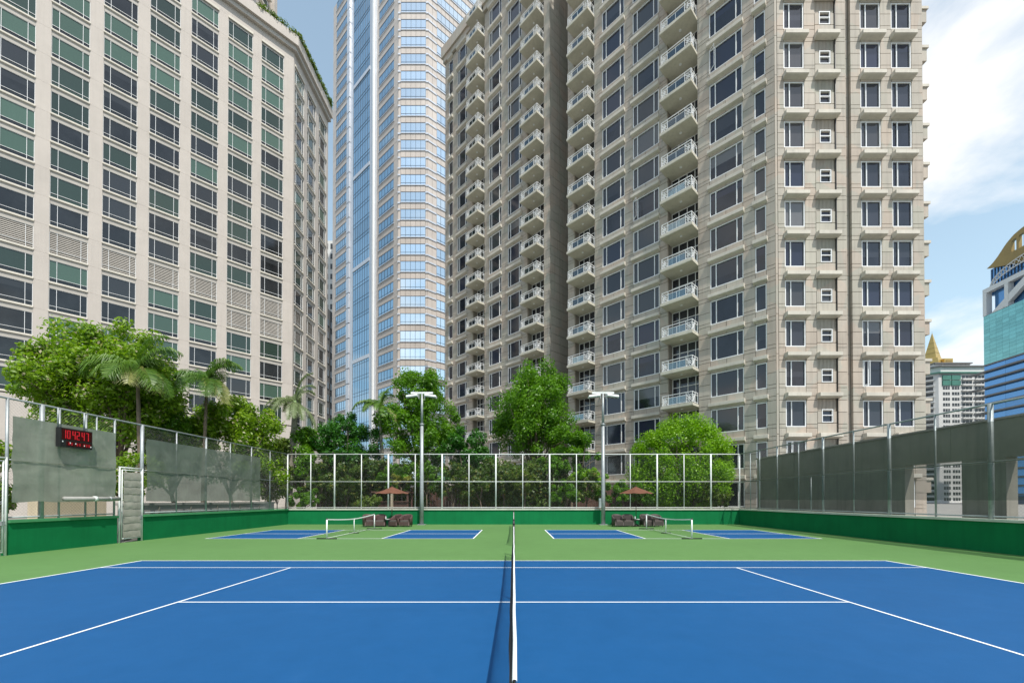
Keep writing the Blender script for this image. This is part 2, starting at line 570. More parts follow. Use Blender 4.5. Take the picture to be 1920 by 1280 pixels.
PB = []
for sgn, side in ((-1, 'hotel'), (1, 'balcony tower')):
    xc = sgn * 8.68
    pb = add('pickleball_court', MB().mesh('pickleball_court', 'court_blue'), kind='structure',
             label='small blue and green pickleball court on the %s side' % side)
    m = MB()
    L, Kx, W2, yc = 6.70, 2.13, 3.05, 24.15
    for s in (-1, 1):
        a, b = sorted((xc + s * L, xc + s * Kx))
        m.quad((a, yc - W2, .004), (b, yc - W2, .004), (b, yc + W2, .004), (a, yc + W2, .004))
    pb.data = m.mesh('pickleball_court', 'court_blue')
    for s in (-1, 1):
        for q in (L, Kx):
            a, b = sorted((xc + s * q, xc + s * (q - .065)))
            line(a, b, yc - W2 + .09, yc + W2 - .09, pb)
        a, b = sorted((xc + s * (L - .05), xc + s * Kx))
        line(a, b, yc - .045, yc + .045, pb)
        a, b = sorted((yc + s * W2, yc + s * (W2 - .09)))
        line(xc - L, xc + L, a, b, pb)

# ------------------------------------------------------------------ low green walls
def low_wall(label, segs, capmat, inner):
    """segs: [(x0,x1,y0,y1)] wall runs; inner = axis/sign of the court side"""
    xs = [s[0] for s in segs] + [s[1] for s in segs]
    ys = [s[2] for s in segs] + [s[3] for s in segs]
    root = thing('low_wall', label, 'wall', ((min(xs) + max(xs)) / 2, (min(ys) + max(ys)) / 2, 0))
    for (x0, x1, y0, y1) in segs:
        o = MB().box(x0, x1, y0, y1, -.02, 1.13).build('wall', 'wall_green', root)
        o.location = -root.location
        e = .07
        if inner == 'y':
            c = MB().box(x0, x1, y0 - e, y1 + e, 1.13, 1.23)
        else:
            c = MB().box(x0 - e, x1 + e, y0, y1, 1.13, 1.23)
        o = c.build('wall_cap', capmat, root)
        o.location = -root.location
    return root
TK = .25
low_wall('long green wall across the far end below the white fence', [(-WX - TK, WX + TK, WY1, WY1 + TK)], 'cap_pale', 'y')
low_wall('green wall on the hotel side, with two gate gaps', [(-WX - TK, -WX, 4, 13.35), (-WX - TK, -WX, 14.85, 18.95), (-WX - TK, -WX, 20.25, WY1 - .07)], 'cap_green', 'x')
low_wall('shaded dark green wall on the balcony tower side', [(WX, WX + TK, 4, WY1 - .07)], 'cap_pale', 'x')

# ------------------------------------------------------------------ fences
ZB, ZM, ZT = 1.32, 3.36, 5.52
def chain(p0, p1, z0, z1, pitch=.085, r=.0018, flat=False):
    """diamond wire between two plan points"""
    p0, p1 = Vector(p0), Vector(p1)
    L, Hh = (p1 - p0).length, z1 - z0
    u = (p1 - p0) / L
    n = Vector((-u.y, u.x))
    mb = MB()
    step = pitch * 1.4142
    for sg in (1, -1):
        k = -Hh
        while k < L:
            t0, t1 = max(0, -k), min(Hh, L - k)
            if t1 - t0 > .02:
                a0, a1 = k + t0, k + t1
                q = []
                for aa, tt in ((a0, t0), (a1, t1)):
                    zz = z0 + tt if sg > 0 else z1 - tt
                    q.append((p0 + u * aa, zz))
                o = n * (r if sg > 0 else -r)
                A = (q[0][0].x + o.x, q[0][0].y + o.y, q[0][1])
                B = (q[1][0].x + o.x, q[1][0].y + o.y, q[1][1])
                mb.tube([A, B], r, 3, False)
            k += step
    return mb
def fence(label, p0, p1, posts, mat, gaps=(), pitch=.085):
    """posts: [(s, radius, z0, z1)] along the run"""
    p0, p1 = Vector(p0), Vector(p1)
    u = (p1 - p0).normalized()
    L = (p1 - p0).length
    root = thing('chain_link_fence', label, 'fence', (p0.x, p0.y, 1.23))
    def off(o):
        o.location = -root.location
    P = lambda s, z: (p0.x + u.x * s, p0.y + u.y * s, z)
    for s, r, z0, z1 in posts:
        off(MB().tube([P(s, z0), P(s, z1)], r, 10).build('post', mat, root, True))
    off(MB().tube([P(0, ZT), P(L, ZT)], .036, 8).build('rail', mat, root, True))
    runs, s0 = [], 0
    for g0, g1 in gaps:
        runs.append((s0, g0))
        s0 = g1
    runs.append((s0, L))
    for a, b in runs:
        off(MB().tube([P(a, ZB), P(b, ZB)], .028, 8).build('rail', mat, root, True))
        off(MB().tube([P(a, ZM), P(b, ZM)], .024, 8).build('rail', mat, root, True))
    for a, b in runs:
        w_ = chain(P(a, 0)[:2], P(b, 0)[:2], ZB, ZT, pitch).build('wire_mesh', 'wire', root)
        w_['kind'] = 'stuff'
        off(w_)
    return root
FX, FY = WX + .125, WY1 + .125
# far fence: posts every 2.12 m, every second one heavy
posts = []
k = 0
x = -14.12
pl = [(-17.82, .05), (-16.0, .035)]
while x < 17.4:
    pl.append((x, .062 if k % 2 == 0 else .034))
    x += 2.12
    k += 1
pl.append((17.82, .045))
fence('white posted fence across the far end before the garden', (-FX, FY), (FX, FY),
      [(x + FX, r, 1.23, ZT) for x, r in pl if abs(x) < 17.8] + [(0, .05, 1.23, ZT), (2 * FX, .045, 1.23, ZT)], 'steel_white', pitch=.1)
# left fence
yl = 6.0
lp = [(16.0, .075), (16.62, .035), (17.65, .035), (18.1, .03), (20.32, .075), (22.4, .035), (24.55, .055), (26.65, .035), (28.8, .045), (31.0, .03), (14.9, .045), (18.92, .04), (13.3, .045), (11.7, .05), (9.6, .035)]
fence('grey steel fence on the hotel side carrying the clock and screens', (-FX, yl), (-FX, FY - .06),
      [(y - yl, r, 1.23, ZT) for y, r in lp], 'galv', gaps=[(13.3 - yl, 14.9 - yl), (18.92 - yl, 20.32 - yl)])
rp_ = [(31.9, .03), (30.7, .045), (28.65, .05), (26.5, .035), (25.4, .03), (24.4, .065), (22.2, .035), (20.1, .075), (17.9, .035), (15.82, .085), (13.7, .035), (11.6, .08)]
fence('grey steel fence on the balcony tower side before a concrete wall', (FX, yl), (FX, FY - .06),
      [(y - yl, r, 1.23, ZT if abs(y - 25.4) > .1 else 3.3) for y, r in rp_], 'galv_dull')

# wind screens hung on the fences
def screen(label, x, y0, y1, z0, z1, mat, seed, amp=.03, edge=.05, group=None, seams=()):
    ny, nz_ = max(8, int((y1 - y0) / .16)), 22
    mb = MB()
    for j in range(nz_ + 1):
        for i in range(ny + 1):
            s, t = i / ny, j / nz_
            yy, zz = y0 + (y1 - y0) * s, z0 + (z1 - z0) * t
            p = Vector((yy * 1.1, zz * .8, seed * 9.1))
            d = noise.noise(p) * amp * 1.6 + noise.noise(Vector((yy * 2.2 + zz * 1.9, zz * 5.0, seed))) * amp * .55
            pin = min(1, t * 7, (1 - t) * 7)
            d = d * (.25 + .75 * pin)
            if j == 0:
                zz += noise.noise(Vector((yy * 1.3, 3, seed))) * edge
            if i in (0, ny):
                yy += noise.noise(Vector((zz * 1.7, 5, seed))) * edge * .8
            mb.v.append((x + d, yy, zz))
    for j in range(nz_):
        for i in range(ny):
            a = j * (ny + 1) + i
            mb.f.append((a, a + 1, a + ny + 2, a + ny + 1))
    o = mb.build('wind_screen', mat, None, True, label=label, category='screen', group=group)
    sg = -1 if x > 0 else 1
    for zs in seams:
        sm = MB()
        n = 40
        sm.tube([(x + sg * .03 + noise.noise(Vector(((y0 + (y1 - y0) * i / n) * 1.1, zs * .8, seed * 9.1))) * amp,
                  y0 + (y1 - y0) * i / n, zs + .02 * noise.noise(Vector((i * .4, seed, 1)))) for i in range(n + 1)], .011, 5)
        sm.build('seam', mat, o, True)
    return o
screen('grey wind screen behind the red digital clock', -WX + .0, 14.95, 18.85, 1.86, 4.9, 'screen_grey', 1, .045, seams=(3.33,))
screen('darker green wind screen with palms showing through it', -WX + .0, 20.42, 29.6, 1.86, 4.88, 'screen_green', 2, .045, seams=(3.33,))
screen('upper dark olive wind screen band along the concrete wall', WX - .0, 8.0, 30.6, 3.31, 4.84, 'screen_dark', 3, .012, .02)
screen('lower see-through green wind screen along the concrete wall', WX - .01, 8.0, 30.4, 1.93, 3.29, 'screen_sheer', 4, .012, .03)

# gates in the left wall
def gate(label, y0, y1, ztop, canvas, z0=.16):
    root = thing('gate', label, 'gate', (-WX + .02, (y0 + y1) / 2, 0))
    x = 0
    a, b = -(y1 - y0) / 2, (y1 - y0) / 2
    fr = MB()
    for yy in (a + .04, b - .04):
        MB().tube([(x, yy, 0.0), (x, yy, ztop)], .035, 8).build('post', 'steel_white', root, True)
    MB().tube([(x, a, ztop - .02), (x, b, ztop - .02)], .03, 8).build('rail', 'steel_white', root, True)
    for yy in (a + .14, b - .14):
        fr.tube([(x + .02, yy, z0), (x + .02, yy, ztop - .12)], .022, 8)
    for zz in (z0 + .02, ztop - .13):
        fr.tube([(x + .02, a + .14, zz), (x + .02, b - .14, zz)], .022, 8)
    fr.build('gate_frame', 'steel_white', root, True)
    if canvas:
        n = 9
        zz0, zz1 = z0 + .08, ztop - .2
        for k in range(n):
            za_, zb_ = zz0 + (zz1 - zz0) * k / n, zz0 + (zz1 - zz0) * (k + 1) / n
            mb = MB()
            m_ = 14
            for t in range(5):
                for i in range(m_ + 1):
                    yy = a + .17 + (b - a - .34) * i / m_
                    f = t / 4
                    bl = .012 * math.sin(math.pi * f) + .02 * (1 - f)
                    mb.v.append((x + .04 + bl + .016 * noise.noise(Vector((yy * 5, k * 3.3, t * .7))), yy,
                                 za_ - .025 + (zb_ - za_) * f + .02 * noise.noise(Vector((yy * 3, k * 1.7, 0)))))
            for t in range(4):
                for i in range(m_):
                    q = t * (m_ + 1) + i
                    mb.f.append((q, q + 1, q + m_ + 2, q + m_ + 1))
            mb.build('canvas_strip', 'gate_canvas', root, True)
    else:
        w_ = chain((x + .02, a + .14), (x + .02, b - .14), z0, ztop - .13, .07).build('wire_mesh', 'wire', root)
        w_['kind'] = 'stuff'
    MB().box(x - .02, x + .09, b - .22, b - .12, 1.05, 1.2).build('latch', 'galv', root)
    return root
gate('narrow gate of pale horizontal canvas strips in a white pipe frame', 18.98, 20.22, 3.42, True)
gate('bare white pipe gate with wire mesh beside the clock screen', 13.4, 14.8, 3.42, False, .1)

# digital clock on the left screen
def clock():
    root = thing('digital_clock', 'black digital clock showing red time on the grey wind screen', 'clock', (-WX + .13, 16.93, 4.02), 0)
    # faces +x ; local y runs along the fence (left edge of the display = near end)
    W2, h = .62, .72
    MB().box(-.07, .11, -W2, W2, -.02, h).build('case', 'dark_plastic', root)
    MB().box(.11, .118, -W2 + .05, W2 - .04, .27, h - .04).build('display', 'led_back', root)
    MB().box(.11, .117, -W2 + .22, W2 - .04, .03, .22).build('display', 'led_back', root)
    SEG = {'0': 'abcdef', '1': 'bc', '2': 'abged', '4': 'fgbc', '7': 'abc'}
    def digit(ch, y, z, wd, ht, t, mat):
        mb = MB()
        x0, x1 = .119, .126
        S = {'a': (0, wd, ht - t, ht), 'd': (0, wd, 0, t), 'g': (0, wd, ht / 2 - t / 2, ht / 2 + t / 2),
             'f': (0, t, ht / 2, ht), 'e': (0, t, 0, ht / 2), 'b': (wd - t, wd, ht / 2, ht), 'c': (wd - t, wd, 0, ht / 2)}
        for c in SEG[ch]:
            q = S[c]
            g = .004
            mb.box(x0, x1, y + q[0] + g, y + q[1] - g, z + q[2] + g, z + q[3] - g)
        mb.build('digit', mat, root)
    ys = [-.54, -.38, -.185, -.025, .17, .34]
    for ch, y in zip('104247', ys):
        digit(ch, y, .31, .12, .33, .032, 'led_red')
    for i, y in enumerate((-.33, -.23, -.02, .08, .25, .35, .45)):
        MB().box(.118, .121, y, y + .06, .07, .17).build('indicator', 'led_dim', root)
    for y, z in ((-.56, .16), (-.28, .13), (-.07, .12), (.27, .08), (.53, .06)):
        MB().box(.118, .124, y, y + .035, z, z + .05).build('button', 'white_paint', root)
    for y in (-.58, .42):
        MB().tube([(-.03, y, h), (-.03, y, h + .75)], .028, 8).build('hanger', 'galv', root, True)
clock()

# beige wall, planter and pipe behind the left fence
def simple(name, mb, mat, label, cat, **k):
    return mb.build(name, mat, None, False, label=label, category=cat, **k)
t_ = thing('garden_wall', 'cream rendered wall behind the clock screen', 'wall', (-19.4, 17, 0))
MB().box(-.2, .2, .1, 3.0, -.03, 1.88).build('wall', 'cream', t_)
MB().box(-1.6, -1.2, -9, .1, -.03, 1.75).build('wall', 'cream', t_)
MB().box(-1.7, -1.1, -9.05, .05, 1.75, 1.9).build('coping', 'white_paint', t_)
t_ = thing('planter_wall', 'low grey concrete planter wall beneath the palms', 'wall', (-18.9, 27, 0))
MB().box(-.15, .15, -6.6, 6.2, -.03, 1.66).build('wall', 'grey_render', t_)
MB().box(-.22, .22, -6.65, 6.25, 1.66, 1.78).build('coping', 'grey_render', t_)
for yy in (-4.6, -2.4, -.2, 2.0, 4.2):
    MB().box(.15, .19, yy, yy + .06, .05, 1.6).build('joint_strip', 'concrete', t_)
t_ = thing('service_pipe', 'pale grey horizontal pipe along the foot of the clock screen', 'pipe', (-17.45, 17.7, 1.98))
MB().tube([(0, -1.25, 0), (0, 1.05, 0)], .085, 12).build('pipe', 'grey_render', t_, True)
MB().tube([(0, -.08, 0), (0, .04, 0)], .11, 12).build('coupling', 'steel_white', t_, True)
MB().tube([(0, .6, 0), (0, .66, 0)], .1, 12).build('coupling', 'galv', t_, True)
MB().tube([(-.25, -.9, 0), (0.02, -.9, 0)], .03, 8).build('bracket', 'galv', t_, True)

# concrete wall with openings behind the right fence
t_ = thing('concrete_wall', 'long stained concrete wall with two tall openings behind the fence', 'wall', (19.5, 24, 0))
def cw(y0, y1, z0, z1):
    MB().box(-.2, .25, y0 - 24, y1 - 24, z0, z1).build('wall_panel', 'concrete', t_)
cw(20.9, 33.6, -.03, 3.62)
cw(16.6, 18.25, -.03, 3.62)
cw(8, 13.9, -.03, 3.62)
for a in (8, 13.4, 18.7, 24.0, 29.2):
    b = min(33.6, a + (5.4 if a < 10 else 5.3 if a < 24 else 5.2 if a < 29 else 9))
    cw(a + .008, b - .008, 3.63, 5.12)
MB().box(-.3, .35, -16.02, 9.62, 5.12, 5.2).build('coping', 'concrete', t_)

# ------------------------------------------------------------------ nets
def tennis_net(label, y0, y1, mid_h=.914):
    yc = (y0 + y1) / 2
    root = thing('tennis_net', label, 'net', (0.006, yc, 0))
    Hh = 1.07
    half = (y1 - y0) / 2
    top = lambda y: mid_h + (Hh - mid_h) * min(1, abs(y) / half) ** 1.25 - .01
    sway = lambda y, f: -.055 * math.sin(math.pi * min(1, f)) * (1 - (abs(y) / half) ** 4) + .012 * noise.noise(Vector((y * 1.4, f * 2, 2)))
    for s in (-1, 1):
        MB().tube([(0, s * half, 0), (0, s * half, 1.1)], .04, 12).build('post', 'black_metal', root, True)
        MB().tube([(0, s * half, 1.1), (0, s * half, 1.125)], .05, 12).build('post_cap', 'black_metal', root, True)
    n = 70
    hb = half - .45
    mb = MB()
    for i in range(n + 1):
        y = -hb + 2 * hb * i / n
        t = top(y)
        wv = .004 * noise.noise(Vector((y * 1.2, 0, 9)))
        for (dx, dz) in ((-.011, -.065), (-.013, -.01), (-.006, 0), (.006, 0), (.013, -.01), (.011, -.065)):
            mb.v.append((dx + wv, y, t + dz))
    for i in range(n):
        for j in range(5):
            a = i * 6 + j
            mb.f.append((a, a + 1, a + 7, a + 6))
    mb.build('net_band', 'net_band', root, True)
    MB().tube([(0, -half, 1.075)] + [(0, -hb + 2 * hb * i / 30, top(-hb + 2 * hb * i / 30) - .012) for i in range(31)] + [(0, half, 1.075)], .005, 5).build('cable', 'black_metal', root)
    wire = MB()
    r = .0021
    ny = int(2 * hb / .042)
    for i in range(ny + 1):
        y = -hb + 2 * hb * i / ny
        t = top(y) - .06
        pts = [(sway(y, f), y, .02 + (t - .02) * (1 - f)) for f in (0, .25, .5, .75, 1)]
        wire.tube(pts, r, 3, False)
    for j in range(22):
        f = (j + .5) / 22
        pts = []
        for i in range(51):
            y = -hb + 2 * hb * i / 50
            t = top(y) - .06
            pts.append((sway(y, f), y, .02 + (t - .02) * (1 - f)))
        wire.tube(pts, r, 3, False)
    o = wire.build('net_mesh', 'net_black', root)
    o['kind'] = 'stuff'
    MB().box(-.006, .006, -.025, .025, .01, mid_h - .07).build('centre_strap', 'net_band', root)
tennis_net('black tennis net with white band across the big blue court', YC - 6.38, YC + 6.68)
tennis_net('tennis net standing between the two small pickleball courts', 17.9, 30.9)

def pickle_net(x, y0, y1, label):
    yc = (y0 + y1) / 2
    half = (y1 - y0) / 2
    root = thing('pickleball_net', label, 'net', (x, yc, 0), 0, 'portable pickleball nets')
    top = lambda y: .86 + .14 * (abs(y) / half) ** 1.6
    for s in (-1, 1):
        p = MB().tube([(0, s * half, .03), (0, s * half, 1.0)], .036, 10).build('post', 'white_paint', root, True)
        MB().tube([(-.5, s * half, .03), (.5, s * half, .03)], .028, 8).build('foot', 'black_metal', root, True)
        MB().tube([(0, s * half, .97), (0, s * half, 1.03)], .045, 8).build('post_cap', 'black_metal', root, True)
    MB().tube([(0, 0, .03), (0, 0, .84)], .024, 8).build('centre_post', 'white_paint', root, True)
    MB().tube([(-.28, 0, .03), (.28, 0, .03)], .026, 8).build('foot', 'black_metal', root, True)
    n = 40
    mb = MB()
    for i in range(n + 1):
        y = -half + 2 * half * i / n
        t = top(y)
        for dx, dz in ((-.012, -.055), (-.012, 0), (.012, 0), (.012, -.055)):
            mb.v.append((dx, y, t + dz))
    for i in range(n):
        for j in range(3):
            a = i * 4 + j
            mb.f.append((a, a + 1, a + 5, a + 4))
    mb.build('net_band', 'net_band', root)
    MB().tube([(0, -half, .05), (0, half, .05)], .012, 8).build('base_bar', 'steel_white', root, True)
    wire = MB()
    for i in range(int(2 * half / .06)):
        y = -half + .06 * i
        wire.tube([(0, y, .1), (0, y, top(y) - .05)], .0011, 3, False)
    for j in range(12):
        f = j / 11
        wire.tube([(0, -half + 2 * half * i / 20, .1 + (top(-half + 2 * half * i / 20) - .15) * f) for i in range(21)], .0011, 3, False)
    o = wire.build('net_mesh', 'net_black', root)
    o['kind'] = 'stuff'
pickle_net(-9.22, 20.95, 28.1, 'white portable pickleball net on the court beside the hotel')
pickle_net(8.8, 20.95, 28.1, 'white portable pickleball net on the court beside the balcony tower')

# ------------------------------------------------------------------ light poles
def light_pole(x, label, box):
    y = 32.75
    root = thing('light_pole', label, 'light pole', (x, y, 0), 0, 'floodlight poles at the far wall')
    MB().box(-.3, .3, -.3, .3, 0, .05).build('base_plate', 'galv', root)
    MB().tube([(0, 0, .05), (0, 0, 2.3), (0, 0, 7.75)], [.155, .15, .125], 14).build('pole', 'galv', root, True)
    MB().tube([(0, 0, 7.7), (0, 0, 7.8)], .17, 14).build('collar', 'galv', root, True)
    MB().tube([(0, 0, 7.8), (0, 0, 10.15)], [.1, .085], 12).build('pole', 'galv', root, True)
    MB().box(-.85, .85, -.07, .07, 10.12, 10.26).build('cross_arm', 'steel_white', root)
    for s in (-1, 1):
        lamp = MB()
        a, b = .28, 1.14
        # wedge shaped floodlight body, tilted outwards
        prof = [(-.26, 9.98), (.24, 9.99), (.30, 9.90), (.24, 9.82), (-.24, 9.78), (-.30, 9.86)]
        for xx, dz in ((a, .06), (b, -.05)):
            for (yy, zz) in prof:
                lamp.v.append((s * xx, yy - .12, zz + dz))
        n = len(prof)
        for i in range(n):
            j = (i + 1) % n
            lamp.f.append((i, j, n + j, n + i))
        lamp.f.append(tuple(range(n)))
        lamp.f.append(tuple(n + i for i in reversed(range(n))))
        lo = lamp.build('floodlight', 'steel_white', root)
        lens = MB()
        lens.quad((s * (a + .06), -.34, 9.82), (s * (b - .06), -.34, 9.71), (s * (b - .06), .1, 9.75), (s * (a + .06), .1, 9.86))
        lens.build('lens', 'dark_window', lo)
        MB().box(s * .22 - .03, s * .22 + .03, -.1, .06, 9.72, 10.12).build('bracket', 'galv', root)
    if box:
        MB().box(-.33, -.16, -.1, .15, 1.35, 2.05).build('switch_box', 'galv_dull', root)
light_pole((790.8 - CX) / FPX * 32.75, 'grey twin floodlight pole without a switch box, at the far wall', False)
light_pole((1131 - CX) / FPX * 32.75, 'grey twin floodlight pole with a switch box, before the balcony tower', True)

# ------------------------------------------------------------------ lounge sets
def armchair(name, mat, cush, legs):
    root = thing(name, '', 'armchair')
    # U-shaped woven shell: arms slope up into a high back
    mb = MB()
    path = []
    for i in range(25):
        t = i / 24
        if t < .3:
            x_, y_ = -.36, -.36 + (.52) * t / .3
        elif t > .7:
            x_, y_ = .36, -.36 + (.52) * (1 - t) / .3
        else:
            a = math.pi * (1 - (t - .3) / .4)
            x_, y_ = .36 * math.cos(a), .16 + .22 * math.sin(a)
        hgt = .60 + .30 * max(0, math.sin(math.pi * min(1, max(0, (t - .12) / .76)))) ** 1.3
        path.append((x_, y_, hgt))
    n = len(path)
    for i, (x_, y_, h) in enumerate(path):
        p0, p1 = Vector(path[max(0, i - 1)][:2]), Vector(path[min(n - 1, i + 1)][:2])
        d = (p1 - p0).normalized()
        nn = Vector((d.y, -d.x)) * .055
        lean = .05 * (y_ + .36)
        for (off, z) in ((1, .1), (1, h - .03), (.4, h), (-.4, h), (-1, h - .03), (-1, .1)):
            l = lean * z
            mb.v.append((x_ - nn.x * off, y_ - nn.y * off + l, z))
    for i in range(n - 1):
        for j in range(6):
            k2 = (j + 1) % 6
            mb.f.append((i * 6 + j, i * 6 + k2, (i + 1) * 6 + k2, (i + 1) * 6 + j))
    mb.f.append(tuple(range(6)))
    mb.f.append(tuple((n - 1) * 6 + j for j in reversed(range(6))))
    mb.build('backrest', mat, root, True)
    MB().box(-.31, .31, -.37, .28, .09, .36).build('seat', mat, root)
    cu = MB()
    cu.prism([(-.29, -.36), (.29, -.36), (.30, -.1), (.28, .22), (-.28, .22), (-.30, -.1)], .36, .46)
    cu.build('cushion', cush, root)
    MB().prism([(-.26, .2), (.26, .2), (.22, .31), (-.22, .31)], .46, .80).build('cushion', mat if cush == 'cushion' else cush, root)
    for sx in (-.3, .3):
        for sy in (-.32, .3):
            MB().tube([(sx, sy, 0), (sx, sy, .1)], .025, 6).build('leg', 'black_metal', root)
    return root
def place_chair(proto, first, x, y, rz, label, group):
    o = proto if first else copy_tree(proto)
    o.location = (x, y, 0)
    o.rotation_euler = (0, 0, rz)
    o['label'] = label
    o['group'] = group
    return o
ch_r = armchair('armchair', 'rattan_red', 'cushion', True)
ch_g = armchair('armchair', 'rattan', 'cushion', True)
register(None)
YCH = 30.6
gx = lambda px, y=YCH: (px - CX) / FPX * y
la = 'wicker armchairs on the hotel side'
lb = 'wicker armchairs on the balcony tower side'
place_chair(ch_r, True, gx(692), YCH, R(35), 'reddish wicker armchair at the end of the row away from the light pole, hotel side', la)
place_chair(ch_r, False, gx(712.5), YCH + .05, R(8), 'reddish wicker armchair right behind the end post of the pickleball net', la)
place_chair(ch_r, False, gx(742.5), YCH, R(-25), 'reddish wicker armchair just past the small table, hotel side', la)
place_chair(ch_r, False, gx(761.5), YCH, R(-8), 'reddish wicker armchair next to the light pole on the hotel side', la)
place_chair(ch_g, True, gx(1159), YCH, R(12), 'grey brown wicker armchair nearest the light pole with the switch box', lb)
place_chair(ch_g, False, gx(1177), YCH, R(-6), 'grey brown wicker armchair between another armchair and the small table', lb)
place_chair(ch_g, False, gx(1212), YCH + .05, R(14), 'grey brown wicker armchair past the small table, balcony tower side', lb)
place_chair(ch_g, False, gx(1231), YCH, R(6), 'grey brown wicker armchair farthest from the light pole with the switch box', lb)

def side_table(x, y, label):
    root = thing('side_table', label, 'table', (x, y, 0), 0, 'small tables between the armchairs')
    MB().tube([(0, 0, .46), (0, 0, .49)], .25, 20).build('tabletop', 'cushion_dark', root, False)
    for k in range(4):
        a = math.pi / 4 + k * math.pi / 2
        MB().tube([(.2 * math.cos(a), .2 * math.sin(a), 0), (.17 * math.cos(a), .17 * math.sin(a), .46)], .022, 6).build('leg', 'black_metal', root)
    MB().tube([(0, -.17, .2), (0, .17, .2)], .015, 6).build('stretcher', 'black_metal', root)
    c = thing('tray', 'white dish on the small table, ' + label.split(',')[-1].strip(), 'dish', (x + .05, y - .1, .49), 0, 'dishes on the small tables')
    MB().tube([(0, 0, 0), (0, 0, .05), (0, 0, .07)], [.08, .15, .16], 14).build('bowl', 'tableware', c, True)
    b_ = thing('bottle', 'small clear bottle standing on the small table, ' + label.split(',')[-1].strip(), 'bottle', (x - .11, y + .03, .49), 0, 'bottles on the small tables')
    MB().tube([(0, 0, 0), (0, 0, .17), (0, 0, .21), (0, 0, .27)], [.035, .035, .015, .015], 10).build('body', 'tableware', b_, True)
    MB().tube([(0, 0, .27), (0, 0, .3)], .018, 8).build('cap', 'green_glazed', b_, True)
side_table(gx(727), YCH - .1, 'small round black table between reddish armchairs, hotel side')
side_table(gx(1193), YCH - .1, 'small round black table between grey brown armchairs, balcony tower side')

def parasol(x, y, label, rz):
    root = thing('parasol', label, 'parasol', (x, y, 0), rz, 'brown parasols at the far wall')
    MB().tube([(0, 0, 0), (0, 0, .08), (0, 0, .14)], [.26, .25, .06], 20).build('base', 'black_metal', root, True)
    MB().tube([(0, 0, .1), (0, 0, 2.9)], .024, 10).build('pole', 'brown_wood', root, True)
    MB().tube([(0, 0, 2.88), (0, 0, 2.93), (0, 0, 3.0)], [.05, .035, .008], 10).build('finial', 'brown_wood', root, True)
    Rr = 1.22
    for k in range(8):
        a0, a1 = k * math.pi / 4, (k + 1) * math.pi / 4
        mb = MB()
        n = 6
        for i in range(n + 1):
            t = i / n
            r = .05 + (Rr - .05) * t
            z = 2.88 - .47 * t ** .92
            for j in range(5):
                f = j / 4
                a = a0 + (a1 - a0) * f
                rr = r * (math.cos(math.pi / 8) / math.cos(a - (a0 + a1) / 2))
                sag = -.045 * math.sin(math.pi * f) * t
                mb.v.append((rr * math.cos(a), rr * math.sin(a), z + sag))
        for i in range(n):
            for j in range(4):
                q = i * 5 + j
                mb.f.append((q, q + 1, q + 6, q + 5))
        p = mb.build('canopy_panel', 'canvas_brown', root, True)
        MB().tube([(.05 * math.cos(a0), .05 * math.sin(a0), 2.84), (Rr * math.cos(a0), Rr * math.sin(a0), 2.395)], .011, 5).build('rib', 'brown_wood', root)
    return root
parasol(gx(735, 31.2), 31.2, 'brown canvas parasol standing over the reddish armchairs', R(10))
parasol(gx(1192.5, 31.2), 31.2, 'brown canvas parasol standing over the grey brown armchairs', R(22))

# ------------------------------------------------------------------ facades
class Facade:
    """local frame of a facade: a runs left to right seen from outside, b runs inwards, z up"""
    def __init__(s, root, O, u):
        s.root, s.O, s.u = root, Vector(O), Vector(u).normalized()
        s.i = Vector((-s.u.y, s.u.x))
        s.ang = math.atan2(s.u.y, s.u.x)
    def w(s, a, b=0.0):
        p = s.O + s.u * a + s.i * b
        return (p.x, p.y)
    def put(s, name, mesh, a, z, b=0.0, parent=None, **k):
        if parent is None:
            p = s.O + s.u * a + s.i * b
            r = s.root.location
            return add(name, mesh, s.root, (p.x - r.x, p.y - r.y, z - r.z), s.ang, **k)
        return add(name, mesh, parent, **k)
    def a_of(s, X, Y):
        return (X - s.O.x) * s.u.x + (Y - s.O.y) * s.u.y
CACHE = {}
def cached(key, fn):
    if key not in CACHE:
        CACHE[key] = fn()
    return CACHE[key]
def boxmesh(name, mat, w_, d0, d1, h):
    return cached((name, mat, round(w_, 3), round(d0, 3), round(d1, 3), round(h, 3)),
                  lambda: MB().box(0, w_, d0, d1, 0, h).mesh(name, mat))
class Panels:
    """cladding pieces: the 300 that show largest become parts of their own, the rest one joined part"""
    def __init__(s, root, mat, stuffname='cladding_panels', limit=300, name='panel'):
        s.root, s.mat, s.L, s.lim, s.nm, s.name = root, mat, [], limit, stuffname, name
    def add(s, fac, a0, a1, z0, z1, d=.22, gap=.019):
        if a1 - a0 < .03 or z1 - z0 < .03:
            return
        cx_, cy_ = fac.w((a0 + a1) / 2)
        px, py, dd = project(cx_, cy_, (z0 + z1) / 2)
        inside = -30 < px < 1950 and -30 < py < 940
        facing = abs(fac.i.x * cx_ + fac.i.y * cy_) / math.hypot(cx_, cy_)
        score = (a1 - a0) * (z1 - z0) * facing / dd ** 2 * (1 if inside else 1e-4)
        s.L.append((score, fac, a0 + gap, a1 - gap, z0 + gap, z1 - gap, d))
    def done(s):
        s.L.sort(key=lambda q: -q[0])
        for sc, fac, a0, a1, z0, z1, d in s.L[:s.lim]:
            fac.put(s.name, boxmesh(s.name, s.mat, a1 - a0, 0, d, z1 - z0), a0, z0)
        rest = s.L[s.lim:]
        if rest:
            mb = MB()
            r = s.root.location
            for sc, fac, a0, a1, z0, z1, d in rest:
                c = [fac.w(a0, 0), fac.w(a1, 0), fac.w(a1, d), fac.w(a0, d)]
                mb.prism([(p[0] - r.x, p[1] - r.y) for p in c], z0 - r.z, z1 - r.z)
            o = mb.build(s.nm, s.mat, s.root)
            o['kind'] = 'stuff'

